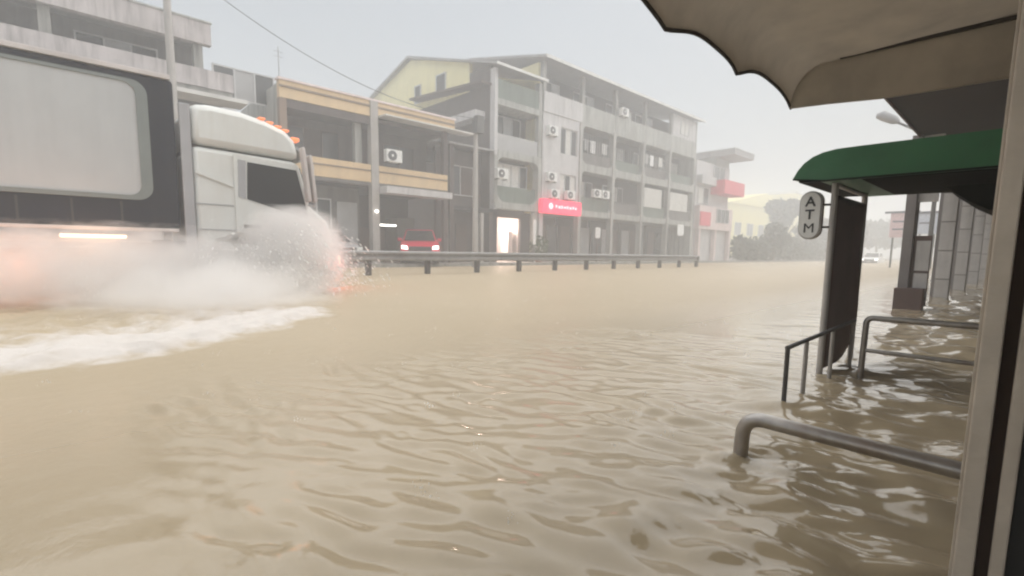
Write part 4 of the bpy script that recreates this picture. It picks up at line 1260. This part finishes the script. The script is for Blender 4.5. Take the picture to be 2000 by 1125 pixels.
# street lamp far down on the near side
st = thing('street_lamp', 'street lamp with arm reaching over the road beyond the maroon arcade', 'street lamp', (-2.75, 25, -.3))
MB().tube([(-2.75, 25, -.3), (-2.75, 25, 5.3)], [.09, .06], 10).build('pole', 'pole_dark', st)
MB().tube([(-2.75, 25, 5.25), (-3.3, 25, 5.62), (-4.2, 25, 6.2)], .045, 8).build('arm', 'pole_dark', st)
MB().tube([(-4.1, 25, 6.16), (-4.25, 25, 6.27), (-4.65, 25, 6.52), (-4.85, 25, 6.55)], [.07, .17, .2, .1], 12).build('lamp_head', 'truck_grey', st, smooth=True)

# far hoardings on the near side
def hoarding(label, y, x0, x1, z0, z1, m, lines):
    t = thing('hoarding', label, 'sign', ((x0 + x1) / 2, y, -.3))
    bx('board', m, t, x0, x1, y, y + .12, z0, z1)
    bx('top_rail', 'board_line', t, x0 - .35, x1 + .1, y - .06, y + .14, z1 + .001, z1 + .14)
    for zz_ in lines:
        bx('stripe', 'board_line', t, x0 + .15, x1 - .25, y - .02, y - .001, zz_, zz_ + .09)
    for xx in (x0 + .2, x1 - .2):
        MB().tube([(xx, y + .25, -.3), (xx, y + .25, z1)], .06, 8).build('post', 'pole_dark', t)
hoarding('pale pink hoarding with dark stripes far down the road', 45, -7.3, -5.75, 2.2, 3.95, 'board_pink', (3.3, 2.75))
hoarding('pale blue hoarding with dark stripes beside the nearest arcade pillar', 44, -5.65, -4.5, 2.4, 3.8, 'board_blue', (3.1,))

# ---------------------------------------------------------------- trees and hedges in the haze
def tree(label, x, y, h, r, m='leaf_dull', n_=900, size=.55, trunk_h=.45, squash=.85):
    size *= .8; n_ = int(n_ * 1.5)
    t = thing('tree', label, 'tree', (x, y, .15), group='trees in the haze at the road end')
    tmb = MB().tube([(x, y, .1), (x + .1, y + .15, h * trunk_h * .6), (x - .1, y + .1, h * trunk_h), (x + .1, y, h * .8)], [.28, .22, .16, .06], 8)
    for k in range(5):
        a = k * 1.3
        tmb.tube([(x, y, h * trunk_h * (.8 + .1 * k)), (x + math.cos(a) * r * .6, y + math.sin(a) * r * .6, h * (.6 + .07 * k))], [.12, .03], 6)
    tmb.build('trunk', 'bark', t, smooth=True)
    cm = MB()
    for k in range(11):
        a = rng.random() * 6.28; q_ = rng.random() ** .6
        c = (x + math.cos(a) * r * .62 * q_, y + math.sin(a) * r * .62 * q_, h * (.5 + .38 * rng.random()))
        leaf_cloud(cm, c, r * (.38 + .22 * rng.random()), n_ // 11, size, squash)
    cm.build('crown', m, t)
tree('round bushy tree just right of the pink balcony house', -21, 62, 4.6, 1.9, size=.4)
tree('tall grey-green tree in front of the wide yellow building', -26, 82, 9.6, 2.7, n_=1300, size=.5)
tree('broad low tree in the middle of the hazy tree line', -23, 88, 6.0, 3.6, n_=1200, size=.55)
tree('tree just left of the ATM sign in the haze', -22, 98, 6.4, 3.6, n_=1200, size=.55)
tree('faint tree farthest down the road, behind the awning post', -21, 118, 7.5, 4.5, n_=1200, size=.7)
tree('pale far tree beside the oncoming car', -17, 135, 8, 5, n_=1200, size=.8)
def hedge(label, x0, x1, y0, y1, h):
    t = thing('hedge', label, 'hedge', ((x0 + x1) / 2, y0, .15))
    cm = MB()
    k = max(3, int((y1 - y0) / 1.2))
    for i in range(k):
        leaf_cloud(cm, ((x0 + x1) / 2 + rng.normal() * .2, y0 + (y1 - y0) * (i + .5) / k, h * .52 + rng.normal() * .15), h * .55, 260, .28, .95)
    cm.build('foliage', 'leaf_dull', t)
    sm_ = MB()
    for i in range(k): sm_.tube([((x0 + x1) / 2, y0 + (y1 - y0) * (i + .5) / k, .1), ((x0 + x1) / 2, y0 + (y1 - y0) * (i + .5) / k, h * .6)], .05, 5)
    sm_.build('stem', 'bark', t)
hedge('grey-green hedge right of the pink corner house', -22.4, -20.9, 53.2, 62, 2.6)
hedge('long low hedge at the foot of the hazy trees', -22.6, -21, 66, 96, 3.0)

# ---------------------------------------------------------------- rain haze
hb = MB().box(-310, 120, -130, 345, -1.6, 17.5)
hm = bpy.data.materials.new('rain_haze')
hm.use_nodes = True
hn = hm.node_tree
hn.nodes.clear()
ho = hn.nodes.new('ShaderNodeOutputMaterial')
hv_ = hn.nodes.new('ShaderNodeVolumePrincipled')
hv_.inputs['Color'].default_value = (.96, .97, .98, 1)
hv_.inputs['Density'].default_value = .0122
hv_.inputs['Anisotropy'].default_value = .15
hn.links.new(hv_.outputs[0], ho.inputs['Volume'])
hz = hb.build('haze', hm)
struct(hz, 'stuff', 'grey rain haze filling the street')
